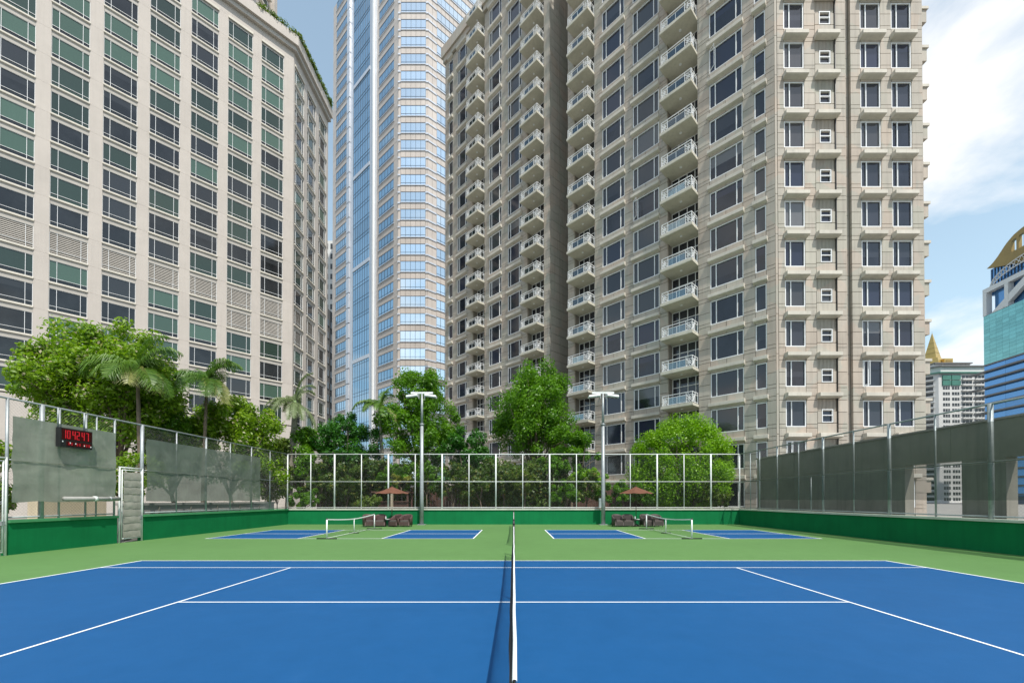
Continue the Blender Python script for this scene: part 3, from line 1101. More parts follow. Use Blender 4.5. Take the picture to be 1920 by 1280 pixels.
def offset_path(pts, d):
    """offset a plan polyline to its right-hand (outer) side"""
    outp = []
    n = len(pts)
    for i, p in enumerate(pts):
        p = Vector(p)
        ns = []
        for a, b in ((i - 1, i), (i, i + 1)):
            if a >= 0 and b < n:
                e = (Vector(pts[b]) - Vector(pts[a])).normalized()
                ns.append(Vector((e.y, -e.x)))
        nn = sum(ns, Vector((0, 0))).normalized()
        k = d / max(.3, nn.dot(ns[0]))
        outp.append((p.x + nn.x * k, p.y + nn.y * k))
    return outp
def core(root, poly, z0, z1, mat, name='wall'):
    r = root.location
    return MB().prism([(p[0] - r.x, p[1] - r.y) for p in poly], z0 - r.z, z1 - r.z).build(name, mat, root)

rng = random.Random(11)
# ------------------------------------------------------------------ hotel (left)
hu = Vector((.927, 1)).normalized()
corner = Vector((-36.05, 68.8))
hotel = thing('hotel_tower', 'pale beige hotel tower with wide windows in white frames and green blinds', 'building', (-46, 62, 0))
LEN1 = 36.4
f1 = Facade(hotel, corner - hu * LEN1, hu)
f2 = Facade(hotel, corner, (0.0, 1.0))
BAY, WW = 4.405, 3.17
ST, Z0H = 3.315, 70.5
cols1 = [LEN1 - 1.53 - WW - BAY * k for k in range(7, -1, -1)]       # left edges of the window bays
cols2 = [.42, 4.62, 9.0]
W2s = [3.05, 3.05, 3.1]
LEN2 = 12.9
NROW = 18
hp = Panels(hotel, 'precast', name='pier_panel')
HW = 2.56
def hotel_window(fac, a, wd, z, k, col, face):
    louvre = (k == 12) or (k == 13 and (face == 1 and col >= 6 or face == 2 and col < 2))
    if louvre:
        def mk():
            mb = MB()
            n = 12
            for i in range(n):
                z0 = HW * i / n
                b = len(mb.v)
                mb.v += [(0, .10, z0), (wd, .10, z0), (wd, .20, z0 + .15), (0, .20, z0 + .15),
                         (0, .13, z0), (wd, .13, z0), (wd, .23, z0 + .15), (0, .23, z0 + .15)]
                mb.f += [(b, b + 1, b + 2, b + 3), (b + 7, b + 6, b + 5, b + 4), (b, b + 4, b + 5, b + 1), (b + 3, b + 2, b + 6, b + 7)]
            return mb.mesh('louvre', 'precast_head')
        o = fac.put('louvre', cached(('hl', wd), mk), a, z)
    else:
        mk = lambda: MB().quad((0, .15, 0), (wd, .15, 0), (wd, .15, HW), (0, .15, HW)).mesh('window', 'hotel_glass')
        o = fac.put('window', cached(('hw', wd), mk), a, z)
        r = rng.random()
        v = rng.uniform(.8, 1.2)
        pb = (.42 if k < 6 else .14 if k < 12 else .22) if face == 1 else .2
        if r < pb:
            c, al = (.066 * v, .118 * v, .088 * v), rng.choice([.8, .8, .82, .79])
        elif r < pb + .33:
            c, al = (.027 * v, .047 * v, .036 * v), rng.choice([1.0, 1.0, .8])
        else:
            c, al = (.028 * v, .031 * v, .034 * v), rng.choice([0, 0, .3, 1.0])
        o.color = (c[0], c[1], c[2], al)
    def fr():
        mb = MB()
        t = .038
        for x in (0, wd * .19, wd * .81, wd - t):
            mb.box(x, x + t, .075, .135, .0, HW)
        mb.box(t, wd - t, .08, .13, .5, .5 + t)
        mb.box(t, wd - t, .08, .13, HW - t, HW)
        return mb.mesh('window_frame', 'white_paint')
    fac.put('window_frame', cached(('hf', wd), fr), 0, 0, parent=o)
    def sl():
        mb = MB()
        e = .04
        prof = [(-.10, -.05), (-.10, -.19), (-.04, -.24), (.30, -.24), (.30, -.0), (-.07, -.0)]
        for x in (-e, wd + e):
            for y, zz in prof:
                mb.v.append((x, y, zz))
        n = len(prof)
        for i in range(n):
            j = (i + 1) % n
            mb.f.append((i, j, n + j, n + i))
        mb.f.append(tuple(reversed(range(n))))
        mb.f.append(tuple(n + i for i in range(n)))
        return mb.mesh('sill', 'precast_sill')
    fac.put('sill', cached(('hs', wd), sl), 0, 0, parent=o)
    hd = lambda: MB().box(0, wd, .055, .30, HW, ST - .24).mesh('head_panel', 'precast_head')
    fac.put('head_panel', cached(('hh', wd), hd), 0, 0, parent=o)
for k in range(NROW):
    z = Z0H - ST * k
    for c, a in enumerate(cols1):
        hotel_window(f1, a, WW, z, k, c, 1)
    for c, a in enumerate(cols2):
        hotel_window(f2, a, W2s[c], z, k, c, 2)
    # pier pieces, one per storey
    for fac, cs, ws, Lf in ((f1, cols1, [WW] * 8, LEN1), (f2, cols2, W2s, LEN2)):
        edges = [(0 if fac is f2 else cs[0] - 1.24, cs[0])]
        for i in range(len(cs)):
            edges.append((cs[i] + ws[i], cs[i + 1] if i + 1 < len(cs) else Lf))
        for a0, a1 in edges:
            hp.add(fac, a0, a1, z - .17, z - .17 + ST, .5, .006)
# frieze under the cornice and podium below
for fac, a0, a1 in ((f1, cols1[0] - 1.24, LEN1), (f2, 0, LEN2)):
    n = max(1, round((a1 - a0) / BAY))
    for i in range(n):
        x0, x1 = a0 + (a1 - a0) * i / n, a0 + (a1 - a0) * (i + 1) / n
        hp.add(fac, x0, x1, Z0H - .17 + ST, 75.2, .5, .006)
    for (z0, z1) in ((-.03, 4.2), (4.2, 8.6), (8.6, Z0H - ST * 17 - .34)):
        for i in range(n):
            x0, x1 = a0 + (a1 - a0) * i / n, a0 + (a1 - a0) * (i + 1) / n
            hp.add(fac, x0, x1, z0, z1, .5, .012)
    # awning like sill above the top windows
    cs, ws = (cols1, [WW] * 8) if fac is f1 else (cols2, W2s)
    for i, a in enumerate(cs):
        fac.put('head_sill', boxmesh('head_sill', 'precast_sill', ws[i] + .1, -.14, -.005, .33), a - .05, Z0H + ST - .52)
hp.done()
A0 = cols1[0] - 1.24
path = [f1.w(A0), tuple(corner), f2.w(LEN2)]
inner = offset_path(path, -.42)
core(hotel, inner + [(-62, 86), (-84, 62)], -.03, 74.9, 'hotel_core')
o1, o2, i1 = offset_path(path, .95), offset_path(path, .55), offset_path(path, -1.2)
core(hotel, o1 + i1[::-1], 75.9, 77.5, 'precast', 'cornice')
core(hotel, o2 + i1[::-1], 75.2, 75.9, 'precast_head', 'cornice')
# set-back upper block
up_root = hotel
fu = Facade(hotel, (-45.2, 60.0), (0, 1))
core(hotel, [(-45.6, 60), (-45.6, 79.6), (-70, 79.6), (-70, 60)], 77.0, 108, 'precast', 'upper_wall')
for k in range(9):
    for c in range(4):
        a = 18.6 - 4.6 * (c + 1) + .9
        z = 78.2 + ST * k
        o = fu.put('window', cached('uw', lambda: MB().quad((0, .05, 0), (3.1, .05, 0), (3.1, .05, 2.3), (0, .05, 2.3)).mesh('window', 'hotel_glass')), a, z, .3)
        o.color = (.05, .08, .06, .4)
        fu.put('window_frame', cached('uf', lambda: MB().box(.6, .66, -.02, .04, 0, 2.3).box(2.45, 2.51, -.02, .04, 0, 2.3).box(0, 3.1, -.02, .04, .5, .56).mesh('window_frame', 'white_paint')), 0, 0, parent=o)
        fu.put('sill', cached('us', lambda: MB().box(-.05, 3.15, -.5, .05, -.33, 0).mesh('sill', 'precast_sill')), 0, 0, parent=o)
    fu.put('pier_panel', boxmesh('pier_panel', 'precast', .9, -.35, .38, ST - .02), 18.6 - .0, 78.0 + ST * k)

# ------------------------------------------------------------------ residence tower (right)
res = thing('residence_tower', 'tall grey beige apartment tower with rows of white balconies', 'building', (18, 52, 0))
KA = 43753.0
def ptA(px):
    d = KA / (px - 200.0)
    return Vector(((px - CX) / FPX * d, d))
cA = Vector((21.63, 34.8))
LA = ptA(834)
uA = (cA - LA).normalized()
fA = Facade(res, LA, uA)
LENA = (cA - LA).length
aa = lambda px: fA.a_of(*ptA(px))
fB = Facade(res, cA, (1, 0))
FS, F0 = 3.31, 30.55
LV = lambda k: F0 + FS * k
LENB = 12.3
resp = Panels(res, 'stone')
KTOP = 13
def res_win(fac, a, wd, ztop, h, style, kk):
    def gl():
        return MB().quad((0, .15, 0), (wd, .15, 0), (wd, .15, h), (0, .15, h)).mesh('window', 'res_glass')
    o = fac.put('window', cached(('rg', round(wd, 3), h), gl), a, ztop - h)
    r = rng.random()
    v = rng.uniform(.8, 1.2)
    if r < .22:
        o.color = (.060 * v, .060 * v, .065 * v, 1.0)
    elif r < .5:
        o.color = (.034 * v, .037 * v, .048 * v, rng.choice([1.0, .6]))
    elif r < .56:
        o.color = (.13 * v, .13 * v, .135 * v, rng.choice([.45, .5, 1]))
    else:
        o.color = (.026 * v, .03 * v, .052 * v, rng.choice([0, 1.0, .3]))
    def fr():
        mb = MB()
        t = .07
        y0, y1 = .04, .13
        if style == 'small':
            y0, y1 = -.0, .13
            t = .06
        mb.box(0, t, y0, y1, 0, h).box(wd - t, wd, y0, y1, 0, h)
        mb.box(t, wd - t, y0, y1, 0, t).box(t, wd - t, y0, y1, h - t, h)
        if style == 'three':
            for x in (wd * .17, wd * .83 - t):
                mb.box(x, x + t, y0 + .01, y1, t, h - t)
        elif style == 'left':
            mb.box(wd * .27, wd * .27 + t, y0 + .01, y1, t, h - t)
        elif style == 'small':
            mb.box(t, wd - t, y0 + .01, y1, h * .52, h * .52 + t)
        return mb.mesh('window_frame', 'white_paint')
    fac.put('window_frame', cached(('rf', round(wd, 3), h, style), fr), 0, 0, parent=o)
    if rng.random() < .05 and style in ('left', 'three'):
        # a casement pushed open
        def cs_():
            w2 = wd * .26
            mb = MB()
            c, s_ = math.cos(R(35)), math.sin(R(35))
            for (x0, x1, z0, z1) in ((0, .05, .08, h - .08), (w2 - .05, w2, .08, h - .08), (.05, w2 - .05, .08, .14), (.05, w2 - .05, h - .14, h - .08)):
                b = len(mb.v)
                mb.box(x0, x1, -.03, .0, z0, z1)
                for q in range(b, len(mb.v)):
                    X, Y, Z = mb.v[q]
                    mb.v[q] = (X * c + .02, Y - X * s_ - .02, Z)
            return mb.mesh('open_casement', 'white_paint')
        fac.put('open_casement', cached(('rc', round(wd, 3), h), cs_), 0, 0, parent=o)
    return o
def awning_mesh(wd, p):
    def mk():
        mb = MB()
        prof = [(-p, -.30), (-p, -.02), (-p + .06, 0), (0.0, 0), (0.0, -.42), (-p + .12, -.36)]
        for x in (-.12, wd + .12):
            for y, z in prof:
                mb.v.append((x, y - .002, z))
        n = len(prof)
        for i in range(n):
            j = (i + 1) % n
            mb.f.append((i, j, n + j, n + i))
        mb.f.append(tuple(reversed(range(n))))
        mb.f.append(tuple(n + i for i in range(n)))
        return mb.mesh('awning', 'awning_stone')
    return cached(('aw', round(wd, 3), p), mk)
def top_k(px):
    """last storey row that the photograph can show in this column (one spare)"""
    d = KA / (px - 200.0)
    zz = unproj(px, -5, d).z
    return min(KTOP, int(math.ceil((zz - F0) / FS)) + 3)
def pier(fac, a0, a1, kmax, kmin=-9):
    n = 2 if a1 - a0 > 1.55 else 1
    for k in range(kmin, kmax + 1):
        zs = [LV(k) - FS - .21, LV(k) - 2.85, LV(k) - 2.54, LV(k) - 1.56, LV(k) - .56, LV(k) - .21]
        for j in range(5):
            for i in range(n):
                resp.add(fac, a0 + (a1 - a0) * i / n, a0 + (a1 - a0) * (i + 1) / n, max(-.03, zs[j]), zs[j + 1])
def wincol(fac, a0, a1, kmax, style, p, wh=2.16, kmin=-8):
    wd = a1 - a0
    for k in range(kmin, kmax + 1):
        F = LV(k)
        res_win(fac, a0, wd, F - .6, wh, style, k)
        fac.put('awning', awning_mesh(wd, p), a0, F - .02)
        n = 2 if wd > 2.6 else 1
        for i in range(n):
            x0, x1 = a0 + wd * i / n, a0 + wd * (i + 1) / n
            resp.add(fac, x0, x1, F - .6, F - .05)
            resp.add(fac, x0, x1, F - FS - .05, F - 2.76)
BALC = {}
def balcony(fac, a0, a1, kmax, p=1.25, kmin=-8):
    wd = a1 - a0
    dep = .95
    def slab():
        mb = MB()
        mb.box(-.12, wd + .0, -p, dep, -.24, 0)
        mb.box(-.16, wd + .0, -p - .05, -p, -.20, .06)
        mb.box(-.16, -.12, -p, 0, -.20, .06)
        return mb.mesh('balcony', 'slab_paint')
    def rail():
        mb = MB()
        yf = -p + .05
        t = .045
        x0, x1 = -.06, wd - .06
        pw = .62
        H1, H2 = 1.02, .78
        for x in (x0, x0 + pw, x1 - pw, x1 - t):
            mb.box(x, x + t, yf, yf + t, .06, H1)
        mb.box(x0, x1, yf - .01, yf + t + .01, H1, H1 + .05)
        mb.box(x0 + t, x1 - t, yf + .005, yf + t - .005, H2, H2 + .04)
        mb.box(x0 + t, x1 - t, yf + .005, yf + t - .005, .12, .16)
        mb.box(x1 - wd * .5 - .012, x1 - wd * .5 + .012, yf + .008, yf + .036, .16, H2)
        # ornamental end panels: cross, diagonals and ring
        def orn(P):
            c = (.5, .5)
            for (q0, q1) in (((0, 0), (1, 1)), ((0, 1), (1, 0)), ((.5, 0), (.5, 1)), ((0, .5), (1, .5))):
                mb.bar(P(*q0), P(*q1), .028)
            pts = [P(.5 + .27 * math.cos(i * math.pi / 5), .5 + .27 * math.sin(i * math.pi / 5)) for i in range(11)]
            mb.tube(pts, .018, 4, False)
        for xa in (x0 + t, x1 - pw + t):
            orn(lambda s, q, xa=xa: (xa + (pw - t - .02) * s, yf + .022, .16 + (H2 - .16) * q))
        # right and left returns to the wall
        for xs_ in (x0, x1 - t):
            for y in (yf + .55, -.05):
                mb.box(xs_, xs_ + t, y, y + t, .06, H1)
            mb.box(xs_ - .002, xs_ + t + .002, yf + t, 0, H1 + .001, H1 + .049)
            mb.box(xs_ + .005, xs_ + t - .005, yf + t, 0, H2, H2 + .04)
            mb.box(xs_ + .005, xs_ + t - .005, yf + t, 0, .12, .16)
            orn(lambda s, q, xs_=xs_: (xs_ + .022, yf + t + .5 * s, .16 + (H2 - .16) * q))
        return mb.mesh('railing', 'white_paint')
    def gp():
        yf = -p + .07
        x0, x1 = -.06 + .68, wd - .06 - .66
        return MB().box(x0, x1, yf, yf + .012, .17, .77).mesh('glass_panel', 'rail_glass')
    def gp2():
        return MB().box(wd - .085, wd - .075, -p + .69, -.08, .17, .77).mesh('glass_panel', 'rail_glass')
    def door():
        mb = MB().quad((0, dep - .02, 0), (wd, dep - .02, 0), (wd, dep - .02, FS - .26), (0, dep - .02, FS - .26))
        return mb.mesh('balcony_door', 'res_glass')
    def dfr():
        mb = MB()
        t = .06
        hh = FS - .26
        for x in (.0, wd * .24, wd * .52, wd * .78, wd - t):
            mb.box(x, x + t, dep - .1, dep - .03, 0, hh)
        for z in (2.15, hh - t, 0):
            mb.box(t, wd - t, dep - .09, dep - .035, z, z + t)
        return mb.mesh('door_frame', 'white_paint')
    for k in range(kmin, kmax + 1):
        z = LV(k) + .10
        o = fac.put('balcony', cached(('bs', round(wd, 2), p), slab), a0, z)
        fac.put('railing', cached(('br', round(wd, 2), p), rail), 0, 0, parent=o)
        fac.put('glass_panel', cached(('bg', round(wd, 2), p), gp), 0, 0, parent=o)
        fac.put('glass_panel', cached(('bg2', round(wd, 2), p), gp2), 0, 0, parent=o)
        lm = fac.put('ceiling_lamp', cached(('bl', round(wd, 2)), lambda: MB().tube([(wd * .5, -.3, -.24), (wd * .5, -.3, -.30)], .12, 12).mesh('ceiling_lamp', 'white_paint')), 0, 0, parent=o)
        d_ = fac.put('balcony_door', cached(('bd', round(wd, 2)), door), a0, z)
        v = rng.uniform(.7, 1.3)
        d_.color = (.03 * v, .032 * v, .04 * v, rng.choice([0, .5, 1]))
        fac.put('door_frame', cached(('bf', round(wd, 2)), dfr), 0, 0, parent=d_)
# columns of the long face (measured in the photograph, then laid out on the facade)
colsA = [('p', 834, 840.5), ('n', 840.5, 848), ('p', 848, 857), ('w', 857, 875), ('p', 875, 886), ('b', 886, 908), ('p', 908, 917),
         ('w', 917, 940), ('p', 940, 952), ('w', 952, 978), ('p', 978, 989), ('b', 989, 1020), ('p', 1020, 1031), ('x', 1031, 1065.5),
         ('p', 1065.5, 1078), ('b', 1078, 1116), ('p', 1116, 1130.5), ('w', 1130.5, 1172.5), ('p', 1172.5, 1188.5), ('w', 1188.5, 1237.5), ('p', 1237.5, 1254),
         ('b', 1254, 1311), ('p', 1311, 1333.5), ('w', 1333.5, 1396), ('p', 1396, 1418.5), ('n', 1418.5, 1439.5), ('p', 1439.5, 1457)]
stepA = []
for typ, x0, x1 in colsA:
    a0, a1 = aa(x0), aa(x1)
    if x1 == 1457:
        a1 = LENA
    kt = KTOP if x1 < 1035 else top_k(x1)
    b = .20
    if typ == 'p':
        pier(fA, a0, a1, kt)
    elif typ == 'w':
        wincol(fA, a0, a1, kt, 'three', .30)
    elif typ == 'n':
        wincol(fA, a0, a1, kt, 'plain', .30)
    elif typ == 'b':
        balcony(fA, a0, a1, kt)
        b = .96
    else:
        b = 6.0
        nx0, nx1 = a0, a1
    stepA += [(a0, b), (a1, b)]
for i, (a, b) in enumerate(stepA):
    if b == 6.0:
        d_ = -.2 if stepA[i - 1][1] != 6.0 else .2
        stepA[i] = (a + d_, b)
        j = i - 1 if d_ < 0 else i + 1
        stepA[j] = (stepA[j][0] + d_, stepA[j][1])
stepA[0] = (.2, .2)
# cladding of the notch: left return wall (faces the notch), seen from the court
fN = Facade(res, fA.w(nx0, 0), fA.i)
for k in range(-9, KTOP + 1):
    zs = [LV(k) - FS - .05, LV(k) - 2.25, LV(k) - 1.15, LV(k) - .05]
    for j in range(3):
        for q in ((.23, 2.0), (2.0, 4.0), (4.0, 6.0)):
            resp.add(fN, q[0], q[1], max(-.03, zs[j]), zs[j + 1], .2)
fN2 = Facade(res, fA.w(nx1, 6), -fA.i)
fN3 = Facade(res, fA.w(nx0, 5.8), uA)
for k in range(-9, KTOP + 1):
    zs = [LV(k) - FS - .05, LV(k) - 1.65, LV(k) - .05]
    for j in range(2):
        resp.add(fN2, 0, 3, max(-.03, zs[j]), zs[j + 1], .15)
        resp.add(fN2, 3, 5.78, max(-.03, zs[j]), zs[j + 1], .15)
        resp.add(fN3, .0, nx1 - nx0, max(-.03, zs[j]), zs[j + 1], .15)
# front face B
bcols = [('p', 0, .79), ('w', .79, 2.45), ('p', 2.45, 3.36), ('s', 3.36, 5.02), ('p', 5.02, 5.90), ('x', 5.90, 6.30), ('p', 6.30, 7.14), ('w', 7.14, 8.79), ('p', 8.79, 9.72), ('w', 9.72, 11.36), ('p', 11.36, LENB)]
stepB = []
KB = 8
for typ, a0, a1 in bcols:
    b = .20
    if typ == 'p':
        pier(fB, a0 + (.22 if a0 == 0 else 0), a1, KB)
        if a0 == 0:
            for k in range(-9, KB + 1):
                resp.add(fB, .0, .21, max(-.03, LV(k) - FS - .05), LV(k) - .05)
    elif typ == 'w':
        wincol(fB, a0, a1, KB, 'left', .48)
    elif typ == 's':
        for k in range(-8, KB + 1):
            F = LV(k)
            res_win(fB, a0 + .38, .92, F - 1.32, 1.08, 'small', k)
            fB.put('awning', awning_mesh(a1 - a0 - .05, .48), a0 + .05, F - .02)
            def flute():
                mb = MB()
                n = 14
                w_ = a1 - a0 - .08
                for i in range(n):
                    x = .04 + w_ * i / n
                    mb.box(x, x + w_ / n * .62, .055, .2, 0, 1.0)
                return mb.mesh('fluted_panel', 'stone')
            fB.put('fluted_panel', cached('flute', flute), a0, F - 1.46)
            resp.add(fB, a0, a1, F - .45, F - .05)
            resp.add(fB, a0, a0 + .37, F - 2.45, F - 1.47)
            resp.add(fB, a1 - .35, a1, F - 2.45, F - 1.47)
            resp.add(fB, a0, a1, F - FS - .05, F - 2.46)
    else:
        b = .55
        for k in range(-9, KB + 1):
            for (z0, z1) in ((-FS - .05, -1.66), (-1.66, -.05)):
                fB.put('panel', boxmesh('panel', 'stone', a1 - a0 - .004, .3, .5, z1 - z0 - .03), a0 + .002, max(-.03, LV(k) + z0))
    stepB += [(a0, b), (a1, b)]
MB().tube([(0, 0, 0), (0, 0, LV(KB))], .045, 8).build('downpipe', 'black_metal', res, True, loc=(fB.w(5.0, -.05)[0] - res.location.x, fB.w(5.0, -.05)[1] - res.location.y, 0))
resp.done()
poly = [fA.w(a, b) for a, b in stepA[:-1]] + [(cA.x + .2, cA.y + .25)] + [fB.w(a, b) for a, b in stepB[1:-1]] + [fB.w(LENB - .2, .2)]
poly += [(cA.x + LENB - .2, 58), (22, 84), fA.w(.2, 20)]
core(res, poly, -.03, 74.3, 'stone_core')
# side wall of B with its own small awnings
fS = Facade(res, fB.w(LENB, 0), (0, 1))
sidep = Panels(res, 'stone', 'side_cladding', 0)
for k in range(-9, KB + 1):
    for j, (z0, z1) in enumerate(((-FS - .05, -2.78), (-2.78, -1.66), (-1.66, -.6), (-.6, -.05))):
        for i in range(8):
            sidep.add(fS, .23 + 2.6 * i, .23 + 2.6 * (i + 1), max(-.03, LV(k) + z0), LV(k) + z1, .2)
    fS.put('side_bay', boxmesh('side_bay', 'stone', 1.5, -.95, -.005, 1.05), .6, LV(k) - 1.55)
    fS.put('side_bay_cap', boxmesh('side_bay_cap', 'awning_stone', 1.7, -1.05, -.005, .22), .5, LV(k) - .5)
sidep.done()
# cornice of the low wing
pc = [fA.w(-.35, 6), fA.w(0, 0), fA.w(nx0, 0), fA.w(nx0, 2)]
oc, ic = offset_path(pc, .55), offset_path(pc, -.6)
core(res, oc + ic[::-1], 74.35, 76.0, 'stone', 'cornice')
oc2 = offset_path(pc, .3)
core(res, oc2 + ic[::-1], 73.55, 74.35, 'stone', 'cornice')
fE = Facade(res, fA.w(0, 6), -fA.i)
endp = Panels(res, 'stone', 'end_cladding', 0)
for k in range(-9, KTOP + 1):
    for q in ((0, 2), (2, 4), (4, 5.78)):
        endp.add(fE, q[0], q[1], max(-.03, LV(k) - FS - .05), LV(k) - .05, .2)
endp.done()

# ------------------------------------------------------------------ glass office tower (centre)
gt = thing('glass_office_tower', 'tall pink granite office tower with mirror glass bands behind the trees', 'building', (-30, 112, 0))
P1, P2 = Vector((-26.6, 97.0)), Vector((-19.8, 97.0))
uL = Vector((1.12, -1)).normalized()
LL = 32.8
gL = Facade(gt, P1 - uL * LL, uL)
gF = Facade(gt, P1, (1, 0))
uR = Vector((1.1, 1)).normalized()
gR = Facade(gt, P2, uR)
LR = 14.0
gl_d = lambda px: FPX / (8.2 * (px - 70) / 675.0)
def aL(px):
    d = gl_d(px)
    return gL.a_of((px - CX) / FPX * d, d)
FH = 4.02
ZG = unproj(770, 56, 97.0).z - FH * 27      # window bottoms of the front face
NF = 35
gp_ = Panels(gt, 'granite_pink', 'granite_panels', 300)
def band(fac, a0, a1, z, h, mat, mod=1.22, b=.06, ledge=False):
    wd = a1 - a0
    o = fac.put('window', cached(('gw', mat, round(wd, 2), round(h, 2)), lambda: MB().quad((0, b, 0), (wd, b, 0), (wd, b, h), (0, b, h)).mesh('window', mat)), a0, z)
    def mull():
        n = max(1, round(wd / mod))
        mb = MB()
        for i in range(n + 1):
            x = wd * i / n
            mb.box(x - .03, x + .03, b - .05, b + .02, 0, h)
        mb.box(0, wd, b - .04, b + .02, h * .2, h * .2 + .06)
        mb.box(0, wd, b - .04, b + .02, h - .06, h)
        return mb.mesh('mullions', 'mullion_dark')
    fac.put('mullions', cached(('gm', round(wd, 2), round(h, 2)), mull), 0, 0, parent=o)
    if ledge:
        fac.put('ledge', cached(('gl', round(wd, 2)), lambda: MB().box(-.25, wd + .25, -.14, .1, -.14, .0).mesh('ledge', 'alu_pale')), 0, 0, parent=o)
    return o
def strip(fac, a0, a1, z0, z1, mod=1.22):
    n = max(1, round((a1 - a0) / mod))
    for i in range(n):
        gp_.add(fac, a0 + (a1 - a0) * i / n, a0 + (a1 - a0) * (i + 1) / n, z0, z1, .3, .028)
lx = {k: aL(k) for k in (622, 627, 647, 650, 655, 661, 692, 696, 704, 708, 736, 745)}
for k in range(NF):
    z = ZG + FH * k
    h = 2.45
    # front
    band(gF, .55, 6.3, z, h, 'tower_glass', ledge=True)
    strip(gF, .0, .55, z - (FH - h), z + h, .55)
    strip(gF, 6.3, 6.8, z - (FH - h), z + h, .55)
    strip(gF, .55, 6.3, z - (FH - h), z)
    # left face
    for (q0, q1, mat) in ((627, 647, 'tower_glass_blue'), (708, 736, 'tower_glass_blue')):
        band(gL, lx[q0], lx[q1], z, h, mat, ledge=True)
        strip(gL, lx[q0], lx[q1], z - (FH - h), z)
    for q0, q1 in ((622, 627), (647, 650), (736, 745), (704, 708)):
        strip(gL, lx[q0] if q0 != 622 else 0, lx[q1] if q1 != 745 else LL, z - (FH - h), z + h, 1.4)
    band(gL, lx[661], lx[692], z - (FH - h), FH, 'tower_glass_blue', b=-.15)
    # right face
    strip(gR, 0, 2.4, z - (FH - h), z + h, 1.2)
    band(gR, 2.4, LR, z, h, 'tower_glass', ledge=True)
    strip(gR, 2.4, LR, z - (FH - h), z)
    # bright corner blocks
    for fac, a in ((gF, -.12), (gF, 6.3)):
        fac.put('corner_block', boxmesh('corner_block', 'alu_pale', .6, -.12, -.005, .34), a, z + h - .34)
        fac.put('corner_block', boxmesh('corner_block', 'alu_pale', .6, -.12, -.005, .34), a, z - .34)
    for dz in (-.34, h - .34):
        gR.put('corner_block', boxmesh('corner_block', 'alu_pale', 2.2, -.12, -.005, .34), .1, z + dz)
    gL.put('corner_block', boxmesh('corner_block', 'alu_pale', lx[655] - lx[650], -.5, .2, FH - .25), lx[650], z - (FH - h))
    if k % 6 == 3:
        gL.put('spandrel_bar', boxmesh('spandrel_bar', 'alu_pale', lx[692] - lx[661], -.3, -.16, .9), lx[661], z - .9)
gp_.done()
ztop = ZG + FH * (NF - 1) + 2.45
for q0, q1, m_, b0 in ((655, 661, 'alu_pale', -.2), (692, 696, 'alu_pale', -.2), (696, 704, 'alu_pale', -.2)):
    gL.put('vertical_band', boxmesh('vertical_band', m_, lx[q1] - lx[q0], b0, .3, ztop), lx[q0], 0)
gL.put('vertical_rib', boxmesh('vertical_rib', 'white_paint', .55, -.7, -.21, ztop), lx[696] + .9, 0)
gpath = [gL.w(0), tuple(P1), tuple(P2), gR.w(LR)]
gi = offset_path(gpath, -.25)
core(gt, gi + [(-14, 140), (-45, 142)], -.03, ztop + .5, 'granite_joint')

# ------------------------------------------------------------------ far buildings
def banded(name, label, x0, x1, y0, y1, h, wall, win, fh, nw, side=True, root=None, wh=.5, faces='F'):
    """plain slab block with a window in each bay; faces: F front, L left, R right"""
    root = thing(name, label, 'building', ((x0 + x1) / 2, (y0 + y1) / 2, 0))
    r = root.location
    MB().box(x0 - r.x, x1 - r.x, y0 - r.y, y1 - r.y, -.03, h).build('wall', wall, root)
    nf = int(h / fh)
    for fc in faces:
        if fc == 'F':
            fac, L = Facade(root, (x0, y0), (1, 0)), x1 - x0
        elif fc == 'L':
            fac, L = Facade(root, (x0, y1), (0, -1)), y1 - y0
        else:
            fac, L = Facade(root, (x1, y0), (0, 1)), y1 - y0
        n = nw if fc == 'F' else max(2, int(nw * (y1 - y0) / (x1 - x0)))
        for k in range(nf):
            z = k * fh + fh * .3
            _, py, _ = project(x0, y0, z)
            if py > 930 or py < -60:
                continue
            for i in range(n):
                a0 = L * (i + .14) / n
                wd = L * .72 / n
                fac.put('window', boxmesh('window', win, wd, -.12, .1, fh * wh), a0, z)
    return root
banded('office_block', 'dark banded office block glimpsed between hotel and glass tower', -66, -54.5, 122, 140, 58, 'fin_grey', 'dark_window', 3.7, 4, faces='FR')
banded('white_tower', 'pale white tower sliver rising behind the dark office block', -78, -62.5, 150, 165, 94, 'white_far', 'dark_window', 3.6, 5, faces='FR')
banded('pale_high_rise', 'pale high rise peeping between glass tower and balcony tower roof', -21, -2, 170, 185, 225, 'white_far', 'tower_glass', 4.0, 8)

